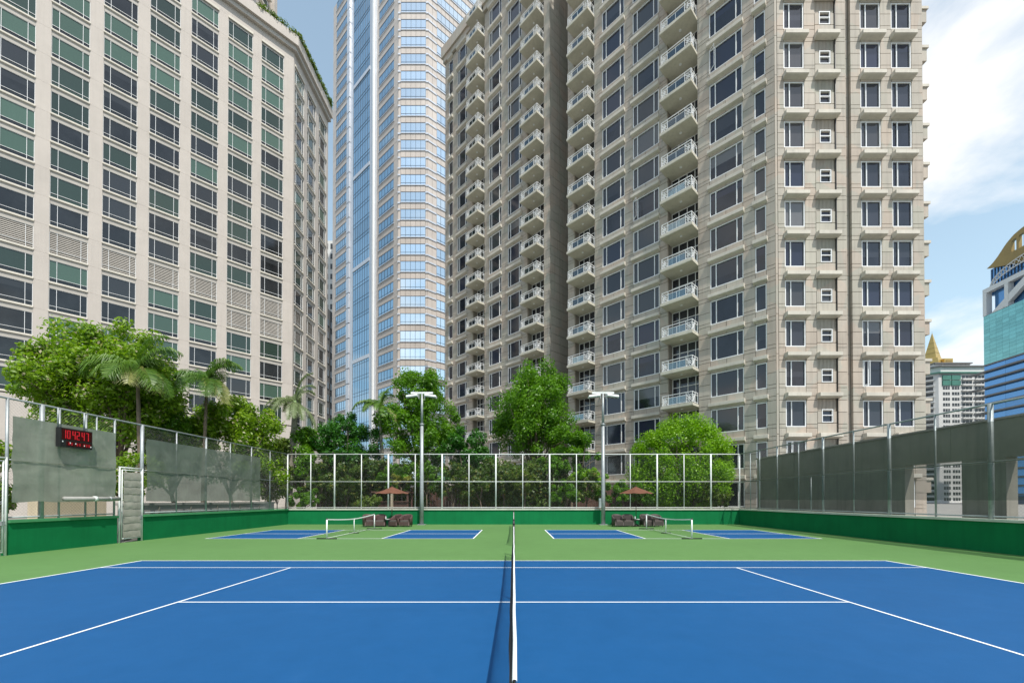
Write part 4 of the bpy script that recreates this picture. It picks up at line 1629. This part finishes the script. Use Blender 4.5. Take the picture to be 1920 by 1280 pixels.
# white apartment block with golden spire
wy = 245.0
sc = FPX / wy
wxp = lambda px: (px - CX) / sc
wz = lambda py: unproj(1800, py, wy).z
wb = thing('white_apartment_block', 'white apartment block with green glazed top and golden roof spire', 'building', (wxp(1800), wy + 12, 0))
r = wb.location
wx0, wx1 = wxp(1762), wxp(1884)
top = wz(700)
wbF = Facade(wb, (wx0, wy), (1, 0))
wbL = Facade(wb, (wx0 - 15, wy + 17), (15, -17))
Lw = math.hypot(15, 17)
MB().prism([(wx0 - 15 - r.x, wy + 17 - r.y), (wx0 - r.x, wy - r.y), (wx1 - r.x, wy - r.y), (wx1 - r.x, wy + 40 - r.y), (wx0 - 15 - r.x, wy + 40 - r.y)], -.03, top).build('wall', 'white_far', wb)
fh = 3.22
nfl = int(top / fh)
zt = top - .5
for k in range(26):
    z = zt - fh * (k + 1)
    if z < 0:
        break
    greenf = k < 2
    for i, (q0, q1) in enumerate(((1770, 1783), (1787, 1801), (1806, 1825), (1830, 1848), (1852, 1872))):
        a0, a1 = wxp(q0) - wx0, wxp(q1) - wx0
        if i < 2 and greenf:
            o = wbF.put('window', boxmesh('window', 'green_glazed', a1 - a0 + .8, -.5, .1, 2.8), a0 - .4, z)
        else:
            o = wbF.put('window', boxmesh('window', 'dark_window', a1 - a0, -.04, .1, 1.75), a0, z + .85)
            wbF.put('window_frame', cached(('wf', round(a1 - a0, 2)), lambda: MB().box((a1 - a0) * .3, (a1 - a0) * .3 + .18, -.1, -.05, 0, 1.75).box((a1 - a0) * .66, (a1 - a0) * .66 + .18, -.1, -.05, 0, 1.75).mesh('window_frame', 'white_far')), 0, 0, parent=o)
            if i >= 2:
                wbF.put('balcony', boxmesh('balcony', 'white_far', a1 - a0 + .8, -1.1, -.01, .75), a0 - .4, z - .1)
    for i in range(3):
        a0 = 1.5 + i * 7.2
        wbL.put('window', boxmesh('window', 'dark_window', 4.6, -.05, .1, 1.8), a0, z + .8)
        wbL.put('balcony', boxmesh('balcony', 'white_far', 5.4, -1.2, -.01, .7), a0 - .4, z - .1)
ledge_z = top
MB().prism([(wx0 - 16 - r.x, wy + 17 - r.y), (wx0 - r.x - .5, wy - 1.2 - r.y), (wx1 - r.x, wy - 1.2 - r.y), (wx1 - r.x, wy + 40 - r.y), (wx0 - 16 - r.x, wy + 40 - r.y)], top, top + .7).build('roof_edge', 'green_glazed', wb)
MB().prism([(wx0 - 12 - r.x, wy + 18 - r.y), (wx0 + 3 - r.x, wy + 1.5 - r.y), (wx1 - r.x, wy + 1.5 - r.y), (wx1 - r.x, wy + 36 - r.y), (wx0 - 12 - r.x, wy + 36 - r.y)], top + .7, wz(686)).build('attic', 'white_far', wb)
MB().prism([(wx0 - 13 - r.x, wy + 17 - r.y), (wx0 + 2.4 - r.x, wy + .5 - r.y), (wx1 - r.x, wy + .5 - r.y), (wx1 - r.x, wy + 36 - r.y), (wx0 - 13 - r.x, wy + 36 - r.y)], wz(686), wz(684)).build('roof_edge', 'fin_grey', wb)
MB().box(wxp(1764) - r.x, wxp(1832) - r.x, -9, 12, wz(684), wz(679)).build('attic', 'white_far', wb)
MB().box(wxp(1762) - r.x, wxp(1834) - r.x, -10, 13, wz(679), wz(677)).build('roof_edge', 'fin_grey', wb)
cxs = wxp(1783) - r.x
zb, zs_, ztp = wz(677), wz(664), wz(627)
sp = MB()
def ring(hw, z):
    b = len(sp.v)
    for k in range(4):
        a = math.radians(-112) + k * math.pi / 2
        sp.v.append((cxs + hw * math.cos(a), -2 + hw * math.sin(a), z))
    return b
ztp += 4.5
bs = [ring(6.9, zb), ring(5.6, zs_), ring(4.2, zs_ + .4), ring(.15, ztp)]
for q in range(3):
    for k in range(4):
        j = (k + 1) % 4
        sp.f.append((bs[q] + k, bs[q] + j, bs[q + 1] + j, bs[q + 1] + k))
spo = sp.build('spire', 'gold', wb)
for k in range(3):
    f = .2 + .2 * k
    hw = 4.2 * (1 - f) + .12
    mb = MB()
    zz = zs_ + .4 + (ztp - zs_ - .4) * f
    mb.prism([(cxs + hw * math.cos(math.radians(-112) + q * math.pi / 2), -2 + hw * math.sin(math.radians(-112) + q * math.pi / 2)) for q in range(4)], zz, zz + .14)
    mb.build('moulding', 'gold_dark', spo)
MB().box(cxs + .6, cxs + 5.6, -8.6, -4, zb, zs_ - 1.2).build('dormer', 'gold', wb)
MB().box(cxs + 1.4, cxs + 4.8, -8.75, -8.61, zb + .4, zs_ - 2.2).build('dormer_opening', 'gold_dark', wb)
MB().tube([(cxs, -2, ztp), (cxs, -2, ztp + 1.2)], .07, 5).build('finial', 'gold', wb)

# teal glass building with sun fins and golden crown
ty = 207.0
tX0 = (1848 - CX) / FPX * ty
uT = Vector((-.122, -1)).normalized()          # left to right = far to near
tb = thing('teal_office_building', 'teal and blue glass office building with dark sun fins and golden crown', 'building', (tX0 + 15, ty - 20, 0))
fT = Facade(tb, (tX0, ty), uT)
tz = lambda py: unproj(1848, py, ty).z
LT = 60.0
zc1, zc2, zc3, zc4 = tz(686), tz(594), tz(544), tz(506)
core(tb, [fT.w(0, .6), fT.w(LT, .6), fT.w(LT, 45), fT.w(0, 45)], -.03, zc2, 'mullion_dark')
r = tb.location
nT = 14
for k in range(nT):
    z0 = zc1 + (zc2 - zc1) * k / nT
    for i in range(20):
        fT.put('curtain_panel', boxmesh('curtain_panel', 'teal_glass', LT / 20 - .05, .0, .5, (zc2 - zc1) / nT - .06), LT / 20 * i, z0)
fp = 3.98
for k in range(17):
    z0 = zc1 - fp * (k + 1)
    if z0 < 0:
        break
    for i in range(6):
        fT.put('window', boxmesh('window', 'blue_glass', LT / 6 - .08, .1, .5, fp - .1), LT / 6 * i, z0)
    fT.put('sun_fin', boxmesh('sun_fin', 'fin_grey', LT + 7, -1.6, .05, .75), -6.5 if k % 2 == 0 else -4.0, z0 + .3)
fT.put('edge_band', boxmesh('edge_band', 'fin_grey', LT, -.4, .3, .7), 0, zc1 - .4)
# white frame storey
for i, (a0, a1, z0, z1) in enumerate(((0, 1.8, zc2, zc3), (0, LT, zc3 - 2.2, zc3), (10.3, 12.0, zc2, zc3 - 2.2), (22, 23.6, zc2, zc3 - 2.2))):
    fT.put('white_frame', boxmesh('white_frame', 'white_far', a1 - a0, -.3 - .01 * i, 2.2, z1 - z0 - .01 * i), a0, z0)
core(tb, [fT.w(3, 2.4), fT.w(LT, 2.4), fT.w(LT, 40), fT.w(3, 40)], zc2, zc3 - 3.6, 'blue_glass', 'recessed_glass')
mb = MB()
b = len(mb.v)
for (a, z) in ((4.0, zc2), (9.5, zc2), (24.5, zc3 - 3), (19, zc3 - 3)):
    for bb in (-.25, 1.6):
        p = fT.w(a, bb)
        mb.v.append((p[0] - r.x, p[1] - r.y, z))
mb.f += [(0, 2, 4, 6), (7, 5, 3, 1), (0, 1, 3, 2), (2, 3, 5, 4), (4, 5, 7, 6), (6, 7, 1, 0)]
mb.build('diagonal_brace', 'white_far', tb)
core(tb, [fT.w(.8, 2.6), fT.w(LT, 2.6), fT.w(LT, 40), fT.w(.8, 40)], zc3 - 3.5, zc4 - .6, 'blue_glass', 'crown_wall')
for i in range(12):
    fT.put('crown_rib', boxmesh('crown_rib', 'mullion_dark', .25, 2.3, 2.59, zc4 - zc3 - .8), 1.4 + 1.5 * i, zc3)
# golden curved crown with long openings
gold = MB()
N = 40
prof = []
KP = [(0.8, zc4), (3.4, zc4 + 1.0), (6, zc4 + 2.9), (10, zc4 + 6.8), (13.4, zc4 + 8.9), (17, zc4 + 9.9), (22, zc4 + 10.4)]
def crown_z(a):
    a = a if a <= 22 else 44 - a
    for (a0, z0), (a1, z1) in zip(KP, KP[1:]):
        if a <= a1:
            return z0 + (z1 - z0) * max(0, (a - a0) / (a1 - a0))
    return KP[-1][1]
for i in range(N + 1):
    a = .8 + 42.4 * i / N
    prof.append((a, crown_z(a)))
CB = zc4 - 5.5            # lower edge of the golden shell
def crown_piece(i0, i1, f0, f1, name='crown_shell', bb=(.9, 2.25), mat='gold_dark'):
    mb = MB()
    idx = list(range(i0, i1 + 1))
    for i in idx:
        a, z = prof[i]
        for f in (f0, f1):
            lo_ = max(CB, zc4 - .35 * max(0, a - .8))
            zz = lo_ + (z - lo_) * f
            for q in bb:
                p = fT.w(a, q)
                mb.v.append((p[0] - r.x, p[1] - r.y, zz))
    for k in range(len(idx) - 1):
        c = k * 4
        mb.f += [(c, c + 4, c + 6, c + 2), (c + 1, c + 3, c + 7, c + 5), (c + 2, c + 6, c + 7, c + 3), (c, c + 1, c + 5, c + 4)]
    mb.f += [(0, 2, 3, 1), (len(idx) * 4 - 4, len(idx) * 4 - 3, len(idx) * 4 - 1, len(idx) * 4 - 2)]
    mb.build(name, mat, tb)
crown_piece(0, 11, 0, 1)
crown_piece(11, 29, 0, .45)
crown_piece(11, 29, .84, 1)
crown_piece(29, 40, 0, 1)
for i in range(13, 29, 3):
    crown_piece(i, i + 1, .45, .84, 'crown_slat')
# trussed arch in front of the crown
arc = MB()
A2 = []
for rr in (7.5, 4.2):
    pts = []
    for i in range(25):
        t = math.pi * i / 24
        p = fT.w(22 - 19 * (1 if rr > 5 else .92) * math.cos(t), .4)
        pts.append((p[0] - r.x, p[1] - r.y, zc3 + rr * math.sin(t)))
    A2.append(pts)
    arc.tube(pts, .24, 6)
for i in range(24):
    arc.tube([A2[0][i], A2[1][i + 1]], .14, 4, False)
    arc.tube([A2[1][i], A2[0][i + 1]], .14, 4, False)
arc.build('truss_arch', 'white_far', tb)

# ------------------------------------------------------------------ plants
def leaf_cloud(rs, centres, rad, n, size, up=.4, flat=1.0, jitter=.5, asp=.45):
    """n leaves (rhombi with a fold) spread through clumps; centres Nx3, rad N"""
    ci = rs.integers(0, len(centres), n)
    d = rs.normal(size=(n, 3))
    d /= np.linalg.norm(d, axis=1)[:, None]
    rr = rs.random(n) ** .45
    off = d * (rr * rad[ci])[:, None]
    off[:, 2] *= flat
    c = centres[ci] + off
    nrm = d * .8 + rs.normal(size=(n, 3)) * jitter
    nrm[:, 2] += up
    nrm /= np.linalg.norm(nrm, axis=1)[:, None]
    t = rs.normal(size=(n, 3))
    t -= nrm * (t * nrm).sum(1)[:, None]
    t /= np.linalg.norm(t, axis=1)[:, None]
    b = np.cross(nrm, t)
    sz = size * (.6 + .8 * rs.random(n))[:, None]
    V = np.empty((n, 4, 3))
    V[:, 0] = c - t * sz
    V[:, 1] = c + b * sz * asp + nrm * sz * .16
    V[:, 2] = c + t * sz - nrm * sz * .1
    V[:, 3] = c - b * sz * asp + nrm * sz * .16
    ctint = rs.random(len(centres))
    tint = np.clip(.35 * ctint[ci] + .65 * rs.random(n), 0, 1)
    return V.reshape(-1, 3), np.repeat(tint, 4), np.repeat(rs.random(n), 4)
def crown_clumps(rs, centre, radii, n, inner=.35, low=-.55, lump=.22, lobes=0):
    """clump centres: on a lumpy shell, or over several separate boughs when lobes > 0"""
    out_, rad = [], []
    ph = rs.random(8) * 6.28
    R3 = np.array(radii)
    if lobes:
        cs = []
        for k in range(lobes):
            d = rs.normal(size=3)
            d /= np.linalg.norm(d)
            if k == 0:
                d = np.array([.1, 0, 1.0])
            d[2] = max(low, d[2] * (1.0 if d[2] > 0 else .75))
            az = k * 2.4
            h = math.hypot(d[0], d[1])
            d = np.array([h * math.cos(az), h * math.sin(az), d[2]])
            cs.append((d * R3 * (.50 + .2 * rs.random()), .40 + .18 * rs.random()))
        for i in range(int(n * .68)):
            c, f = cs[i % lobes]
            d = rs.normal(size=3)
            d[2] = abs(d[2]) * (1 if rs.random() < .72 else -.7)
            d /= np.linalg.norm(d)
            q = c + d * R3 * f * (.45 + .6 * rs.random() ** .6)
            out_.append(np.array(centre) + q)
            rad.append((.12 + .12 * rs.random()) * float(np.mean(radii)))
        low = min(low, -.85)
    while len(out_) < n:
        d = rs.normal(size=3)
        d /= np.linalg.norm(d)
        if d[2] < low:
            continue
        az = math.atan2(d[1], d[0])
        k = 1 + lump * (math.sin(2 * az + ph[0]) * .5 + math.sin(3 * az + ph[1] + 2 * d[2]) * .4 + math.sin(5 * d[2] * 1.7 + ph[2]) * .4)
        f = (inner + (1 - inner) * rs.random() ** .6) * k
        out_.append(np.array(centre) + d * R3 * f)
        rad.append((.16 + .12 * rs.random()) * float(np.mean(radii)))
    return np.array(out_), np.array(rad)
def tree(name, label, base, centre, radii, mat, leaves, size, clumps, seed, trunk_r=.16, limbs=7, group=None, cat='tree', asp=.45, inner=.35, low=-.55, lump=.22, stem='trunk', bark='bark', fixr=None, lobes=None):
    rs = np.random.default_rng(seed)
    root = thing(name, label, cat, base, 0, group)
    bx, by, bz = base
    rel = (centre[0] - bx, centre[1] - by, centre[2] - bz)
    if lobes is None:
        lobes = 0
    cc, cr = crown_clumps(rs, rel, radii, clumps, inner, low, lump, lobes)
    if fixr:
        cr = cr / cr.mean() * fixr
    V, t1, t2 = leaf_cloud(rs, cc, cr, leaves, size, asp=asp)
    Q = np.arange(len(V)).reshape(-1, 4)
    add('crown', np_mesh('crown', V, Q, mat, (t1, t2)), root)
    mb = MB()
    top_ = Vector(rel)
    fork = Vector((rel[0] * .6, rel[1] * .6, max(.25 * rel[2], rel[2] - radii[2] * 1.05)))
    mid = fork * .5 + Vector((rs.normal() * .12, rs.normal() * .12, 0))
    mb.tube([(0, 0, -.05), mid, fork], [trunk_r, trunk_r * .82, trunk_r * .7], 9)
    for k in range(limbs):
        e = Vector(cc[int(rs.integers(0, len(cc)))])
        m_ = fork.lerp(e, .5) + Vector((rs.normal() * .15, rs.normal() * .15, .25 * radii[2] * rs.random()))
        mb.tube([fork - Vector((0, 0, .1)), m_, fork.lerp(e, .95)], [trunk_r * .55, trunk_r * .34, trunk_r * .1], 6)
    mb.build(stem, bark, root, True)
    return root
def at(px, py, Y):
    p = unproj(px, py, Y)
    return (p.x, p.y, p.z)
def tree_px(name, label, px, pytop, pybot, halfw_px, Y, depth, mat, leaves, size, clumps, seed, base_px=None, **k):
    """crown laid out from its outline in the photograph at its own distance"""
    zt_, zb_ = at(px, pytop, Y)[2], at(px, pybot, Y)[2]
    X = at(px, (pytop + pybot) / 2, Y)[0]
    s = FPX / Y
    radii = (halfw_px / s * .86, depth, (zt_ - zb_) / 2 * .86)
    bx = at(base_px if base_px else px, 900, Y)[0]
    return tree(name, label, (bx, Y, -.03), (X, Y, (zt_ + zb_) / 2), radii, mat, leaves, size, clumps, seed, **k)

tree_px('broadleaf_tree', 'large pale green leafy tree behind the clock screen, before the hotel', 200, 596, 885, 150, 27.0, 3.4, 'leaf_light', 52000, .125, 260, 1, base_px=262, trunk_r=.2, limbs=16, low=-.8, inner=.3, lobes=15)
tree_px('broadleaf_tree', 'bright green bushy tree behind the darker wind screen', 432, 738, 935, 105, 31.5, 2.4, 'leaf_light', 26000, .12, 140, 2, limbs=9, low=-.95, lobes=9)
tree_px('broadleaf_tree', 'dense lower tree between the two palms behind the screens', 322, 745, 935, 62, 29.8, 1.9, 'leaf_mid', 17000, .115, 90, 14, limbs=8, low=-.95)
tree_px('broadleaf_tree', 'loose olive tree filling the corner beside the grey palm', 505, 800, 945, 52, 34.9, 1.3, 'leaf_olive', 12000, .115, 60, 15, limbs=7, low=-.95)
tree_px('broadleaf_tree', 'dark green rounded tree before the foot of the glass tower', 645, 776, 905, 72, 38.5, 2.2, 'leaf_dark', 17000, .12, 70, 3, limbs=8, low=-.9)
tree_px('broadleaf_tree', 'tall green tree behind the floodlight pole without a switch box', 792, 692, 905, 80, 40.0, 3.0, 'leaf_mid', 34000, .12, 170, 4, trunk_r=.2, limbs=14, low=-.8, lump=.3, lobes=11)
tree_px('broadleaf_tree', 'tallest open crowned tree before the dark recess of the balcony tower', 1000, 664, 905, 102, 40.6, 3.2, 'leaf_mid', 42000, .12, 200, 5, trunk_r=.24, limbs=18, low=-.8, lump=.34, inner=.3, lobes=12)
tree_px('broadleaf_tree', 'small bright tree beside the floodlight pole with the switch box', 1072, 785, 925, 52, 38.0, 1.6, 'leaf_mid', 10000, .115, 45, 6, limbs=6, low=-.9)
tree_px('dome_tree', 'dense lime green dome shaped tree against the balcony tower', 1280, 772, 985, 112, 36.4, 2.0, 'leaf_lime', 52000, .085, 230, 7, limbs=8, low=-.95, inner=.8, lump=.07, asp=.55)
tree_px('broadleaf_tree', 'green tree filling in behind the drooping palm', 872, 795, 915, 62, 39.2, 1.7, 'leaf_dark', 12000, .12, 50, 8, limbs=6, low=-.9)
tree_px('broadleaf_tree', 'mid green tree under the grey palm at the court corner', 565, 785, 940, 58, 36.9, 1.6, 'leaf_mid', 11000, .12, 45, 9, limbs=6, low=-.9)

# understorey behind the far fence
bushes = [(520, 868, 948, 40, 35.2, 'leaf_olive'), (572, 915, 952, 32, 34.6, 'leaf_mid'), (600, 860, 945, 42, 36.4, 'leaf_shade'), (650, 870, 950, 40, 35.6, 'leaf_shade'),
          (695, 850, 925, 40, 37.0, 'leaf_shade'), (690, 928, 953, 34, 34.5, 'leaf_olive'), (745, 862, 925, 42, 36.2, 'leaf_mid'), (800, 858, 930, 44, 36.4, 'leaf_mid'), (850, 850, 945, 44, 37.0, 'leaf_shade'),
          (900, 865, 940, 38, 36.0, 'leaf_shade'), (945, 860, 935, 38, 36.8, 'leaf_shade'), (985, 870, 930, 34, 36.0, 'leaf_olive'), (1035, 850, 905, 36, 37.5, 'leaf_mid'),
          (1062, 895, 950, 32, 35.0, 'leaf_mid'), (1100, 885, 945, 38, 35.5, 'leaf_olive'), (1150, 895, 950, 40, 35.2, 'leaf_mid'), (1100, 878, 912, 46, 36.6, 'leaf_lime'),
          (1205, 905, 950, 34, 34.9, 'leaf_mid'), (1240, 880, 935, 40, 35.6, 'leaf_shade'), (1300, 890, 950, 44, 35.4, 'leaf_shade'), (1350, 915, 952, 26, 34.8, 'leaf_olive'), (470, 840, 900, 40, 33.0, 'leaf_light')]
where = ['olive shrub around the grey palm trunk at the court corner', 'bright low shrub at the foot of the grey palm trunk', 'dark shrub beside the grey palm trunk, against the boards',
         'dark shrub standing below the dark rounded tree', 'tall dark shrub below the slim arching palm', 'low olive shrub next to the brown timber kiosk', 'green shrub rising behind the brown timber kiosk',
         'green shrub right behind the floodlight pole without a switch box', 'tall dark shrub below the tree beside the drooping palm', 'dark shrub behind the middle of the far fence, before bare boards',
         'dark shrub in line with the end of the tennis net', 'olive shrub in front of the tallest tree trunk', 'green shrub half hidden under the tallest open crown', 'upright green shrub beside the uncovered brown boards',
         'olive shrub next to the small bright tree', 'green shrub behind the floodlight pole with the switch box', 'lime green spreading shrub under the small bright tree',
         'low green shrub behind the parasol over the grey brown chairs', 'dark shrub under one flank of the lime dome tree', 'dark shrub below the centre of the lime dome tree', 'small olive shrub beside the foot of the balcony tower',
         'pale green shrub beyond the end of the darker wind screen']
for i, (px, a, b, hw, Y, m_) in enumerate(bushes):
    tree_px('shrub', where[i], px, a, b, hw, Y, 1.0, m_, 4600, .10, 30, 40 + i, trunk_r=.05, limbs=6, low=-.95,
            group='garden shrubs behind the far fence', cat='shrub', stem='stem', lump=.3)
tree_px('shrub', 'yellow leaved shrub behind the parasol on the hotel side', 752, 882, 915, 24, 35.3, .7, 'leaf_yellow', 1500, .13, 14, 90, trunk_r=.04, limbs=4, cat='shrub', stem='stem')
tree('hedge', 'clipped green hedge seen above the canvas gate', (-20.6, 22.2, -.03), (-20.6, 22.2, 3.3), (.9, 2.4, 1.1), 'leaf_light', 5000, .09, 60, 93, .06, 5, low=-1.0, inner=.5, cat='hedge', stem='stem')
tree('shrub', 'leafy shrub growing beside the cream wall behind the wire gate', (-21.2, 16.3, -.03), (-21.2, 16.3, 3.2), (1.4, 1.6, 2.6), 'leaf_light', 6000, .13, 40, 94, .07, 6, low=-1.0, cat='shrub', stem='stem')

for lab, x0, x1, zz, sd in (('long dark hedge along the boards on the hotel half of the garden', -19, -6.2, 3.1, 95), ('dark hedge along the boards behind the middle of the garden', -6.0, 5.6, 2.9, 96)):
    tree('hedge', lab, ((x0 + x1) / 2, 38.0, -.03), ((x0 + x1) / 2, 38.0, zz), ((x1 - x0) / 2 * .98, .75, 2.7), 'leaf_shade', 17000, .15, 190, sd, .07, 12, low=-1.0, inner=.12, lump=.1, cat='hedge', stem='stem', fixr=.75)

# garden fence of brown boards behind the shrubs
gf = thing('board_fence', 'dark brown vertical board fence behind the garden shrubs', 'fence', (-1, 39.2, 0))
bm_ = cached('board', lambda: MB().box(0, .27, 0, .05, -.03, 3.1).mesh('board', 'brown_wood'))
for i in range(118):
    add('board', bm_, gf, (-17.2 + .29 * i, .012 * (i % 2), .04 * math.sin(i * 2.3)))
for z in (.5, 2.5):
    MB().box(-17.2, 17.1, .07, .15, z, z + .12).build('rail', 'brown_wood', gf)
pv = thing('garden_pavilion', 'small brown timber kiosk beside the parasol on the hotel side', 'kiosk', (gx(737, 35.6), 35.6, 0))
for sx in (-1.4, 1.4):
    for sy in (-.7, .7):
        MB().box(sx - .07, sx + .07, sy - .07, sy + .07, -.03, 2.5).build('post', 'brown_wood', pv)
MB().box(-1.33, 1.33, -.72, -.66, 0, 1.75).build('counter', 'brown_wood', pv)
MB().box(-1.55, 1.55, -.9, .9, 2.5, 2.62).build('roof', 'brown_wood', pv)
MB().box(-1.5, 1.5, -.85, -.5, 1.75, 1.82).build('countertop', 'brown_wood', pv)
MB().box(.08, .24, -.95, -.79, -.03, 2.45).build('post', 'cream', pv)

# palms
def palm(name, label, base, head, nf, L, mat, seed, trunk_r=.16, lw=.055, ll=.62, droop=1.0, shaft=0.0, group=None, ncoarse=46, elr=(-12, 78), bark='palm_bark'):
    rs = np.random.default_rng(seed)
    root = thing(name, label, 'palm', base, 0, group)
    hb = Vector(head) - Vector(base)
    n = 10
    pts, rad = [], []
    for i in range(n + 1):
        t = i / n
        bend = math.sin(t * math.pi * .5)
        pts.append((hb.x * bend * t, hb.y * t, -.05 + (hb.z + .05) * t))
        rad.append(trunk_r * (1.25 - .35 * t) * (1 + .05 * math.sin(i * 2.1)))
    MB().tube(pts, rad, 10).build('trunk', bark, root, True)
    if shaft:
        MB().tube([hb - Vector((0, 0, .05)), hb + Vector((0, 0, shaft * .6)), hb + Vector((0, 0, shaft))], [trunk_r * 1.05, trunk_r * .95, trunk_r * .4], 10).build('crownshaft', 'crownshaft', root, True)
        hb = hb + Vector((0, 0, shaft * .85))
    for k in range(nf):
        az = k * 2.39996 + rs.normal() * .15
        el = R(elr[0] + (elr[1] - elr[0]) * ((k * .618) % 1.0) + rs.normal() * 4)
        Lk = L * rs.uniform(.85, 1.1)
        d = Vector((math.cos(az) * math.cos(el), math.sin(az) * math.cos(el), math.sin(el)))
        P = [Vector((0, 0, 0))]
        m = 14
        cur = d.copy()
        for i in range(m):
            P.append(P[-1] + cur * (Lk / m))
            cur = (cur + Vector((0, 0, -.135 * droop * (.5 + i / m)))).normalized()
        V, Qs, T1, T2 = [], [], [], []
        side0 = Vector((-math.sin(az), math.cos(az), 0))
        tb_ = rs.random() * .5
        alt = 1.0 if el < R(2) and rs.random() < .5 else 0.0
        for i in range(ncoarse):
            t = .10 + .9 * i / (ncoarse - 1)
            q = t * m
            j = min(m - 1, int(q))
            p = P[j].lerp(P[j + 1], q - j)
            tan = (P[j + 1] - P[j]).normalized()
            upv = side0.cross(tan).normalized()
            if upv.z < 0:
                upv = -upv
            lng = ll * (math.sin(math.pi * min(1, .12 + t * .86)) ** .6) * rs.uniform(.85, 1.1)
            for sg in (-1, 1):
                dirv = (side0 * sg * .9 + tan * .55 + upv * .28).normalized()
                mid = p + dirv * lng * .55 + Vector((0, 0, -.06 * rs.random() * droop))
                tip = p + dirv * lng * rs.uniform(.85, 1.05) + Vector((rs.normal() * .05, rs.normal() * .05, -(.40 + .25 * rs.random()) * lng * droop))
                wv = tan * lw
                b0 = len(V)
                V += [p - wv * .5, p + wv * .5, mid + wv * .55, mid - wv * .55, tip]
                Qs += [(b0, b0 + 1, b0 + 2, b0 + 3), (b0 + 3, b0 + 2, b0 + 4, b0 + 4)]
                tv = min(1, tb_ + rs.random() * .5)
                T1 += [tv] * 5
                T2 += [alt if alt else rs.random() * .88] * 5
        b0 = len(V)
        # rachis
        faces = [q for q in Qs]
        mb = MB()
        mb.v = [tuple(v) for v in V]
        mb.f = [q if q[2] != q[3] else q[:3] for q in faces]
        mb.tube(P, [.03 * (1 - .8 * i / m) for i in range(m + 1)], 4, False)
        nv = len(mb.v)
        T1 += [.6] * (nv - len(T1))
        T2 += [0] * (nv - len(T2))
        me = mb.mesh('frond', mat)
        ca = me.color_attributes.new('tint', 'FLOAT_COLOR', 'POINT')
        col = np.zeros((nv, 4), np.float32)
        col[:, 0], col[:, 1], col[:, 3] = T1, T2, 1
        ca.data.foreach_set('color', col.ravel())
        add('frond', me, root, hb)
    return root
def palm_px(name, label, bpx, hpx, hpy, Y, **k):
    hx, hy, hz = at(hpx, hpy, Y)
    bx = at(bpx, 900, Y)[0]
    return palm(name, label, (bx, Y, -.03), (hx, hy, hz), **k)
palm_px('fan_palm', 'tall palm with broad drooping fronds behind the canvas gate', 264, 258, 692, 24.6, nf=20, L=2.55, mat='palm_leaf', seed=21, trunk_r=.10, lw=.05, ll=1.0, droop=1.15, ncoarse=34, bark='bark')
palm_px('fan_palm', 'palm with drooping fronds rising behind the darker wind screen', 380, 388, 712, 28.6, nf=20, L=2.55, mat='palm_leaf', seed=22, trunk_r=.10, lw=.05, ll=1.0, droop=1.15, ncoarse=34, bark='bark')
palm_px('royal_palm', 'grey trunked palm with shaggy plume fronds at the court corner', 541, 553, 775, 36.0, nf=16, L=2.9, mat='palm_pale', seed=23, trunk_r=.24, lw=.035, ll=.55, droop=1.25, shaft=1.1, ncoarse=80, elr=(-25, 88))
palm_px('royal_palm', 'slim palm with arching fronds between dark tree and tall tree', 722, 712, 778, 38.4, nf=15, L=2.6, mat='palm_leaf', seed=24, trunk_r=.14, lw=.045, ll=.6, droop=1.3, shaft=.8, ncoarse=60, elr=(0, 85))

# planting along the hotel roof edge
rs = np.random.default_rng(5)
cc = []
for i in range(60):
    t = rs.random()
    if t < .3:
        p = f1.w(LEN1 - 5.5 * rs.random(), -.7)
    else:
        p = f2.w(LEN2 * .93 * rs.random(), -.8)
    cc.append((p[0], p[1], 77.6 + .5 * rs.random()))
cc = np.array(cc)
V, t1, t2 = leaf_cloud(rs, cc, np.full(len(cc), .62), 3600, .16)
V[:, 2] = np.maximum(V[:, 2], 77.0)
add('roof_planting', np_mesh('roof_planting', V, np.arange(len(V)).reshape(-1, 4), 'leaf_olive', (t1, t2)), kind='stuff', label='strip of plants along the roof edge of the hotel', category='plants')
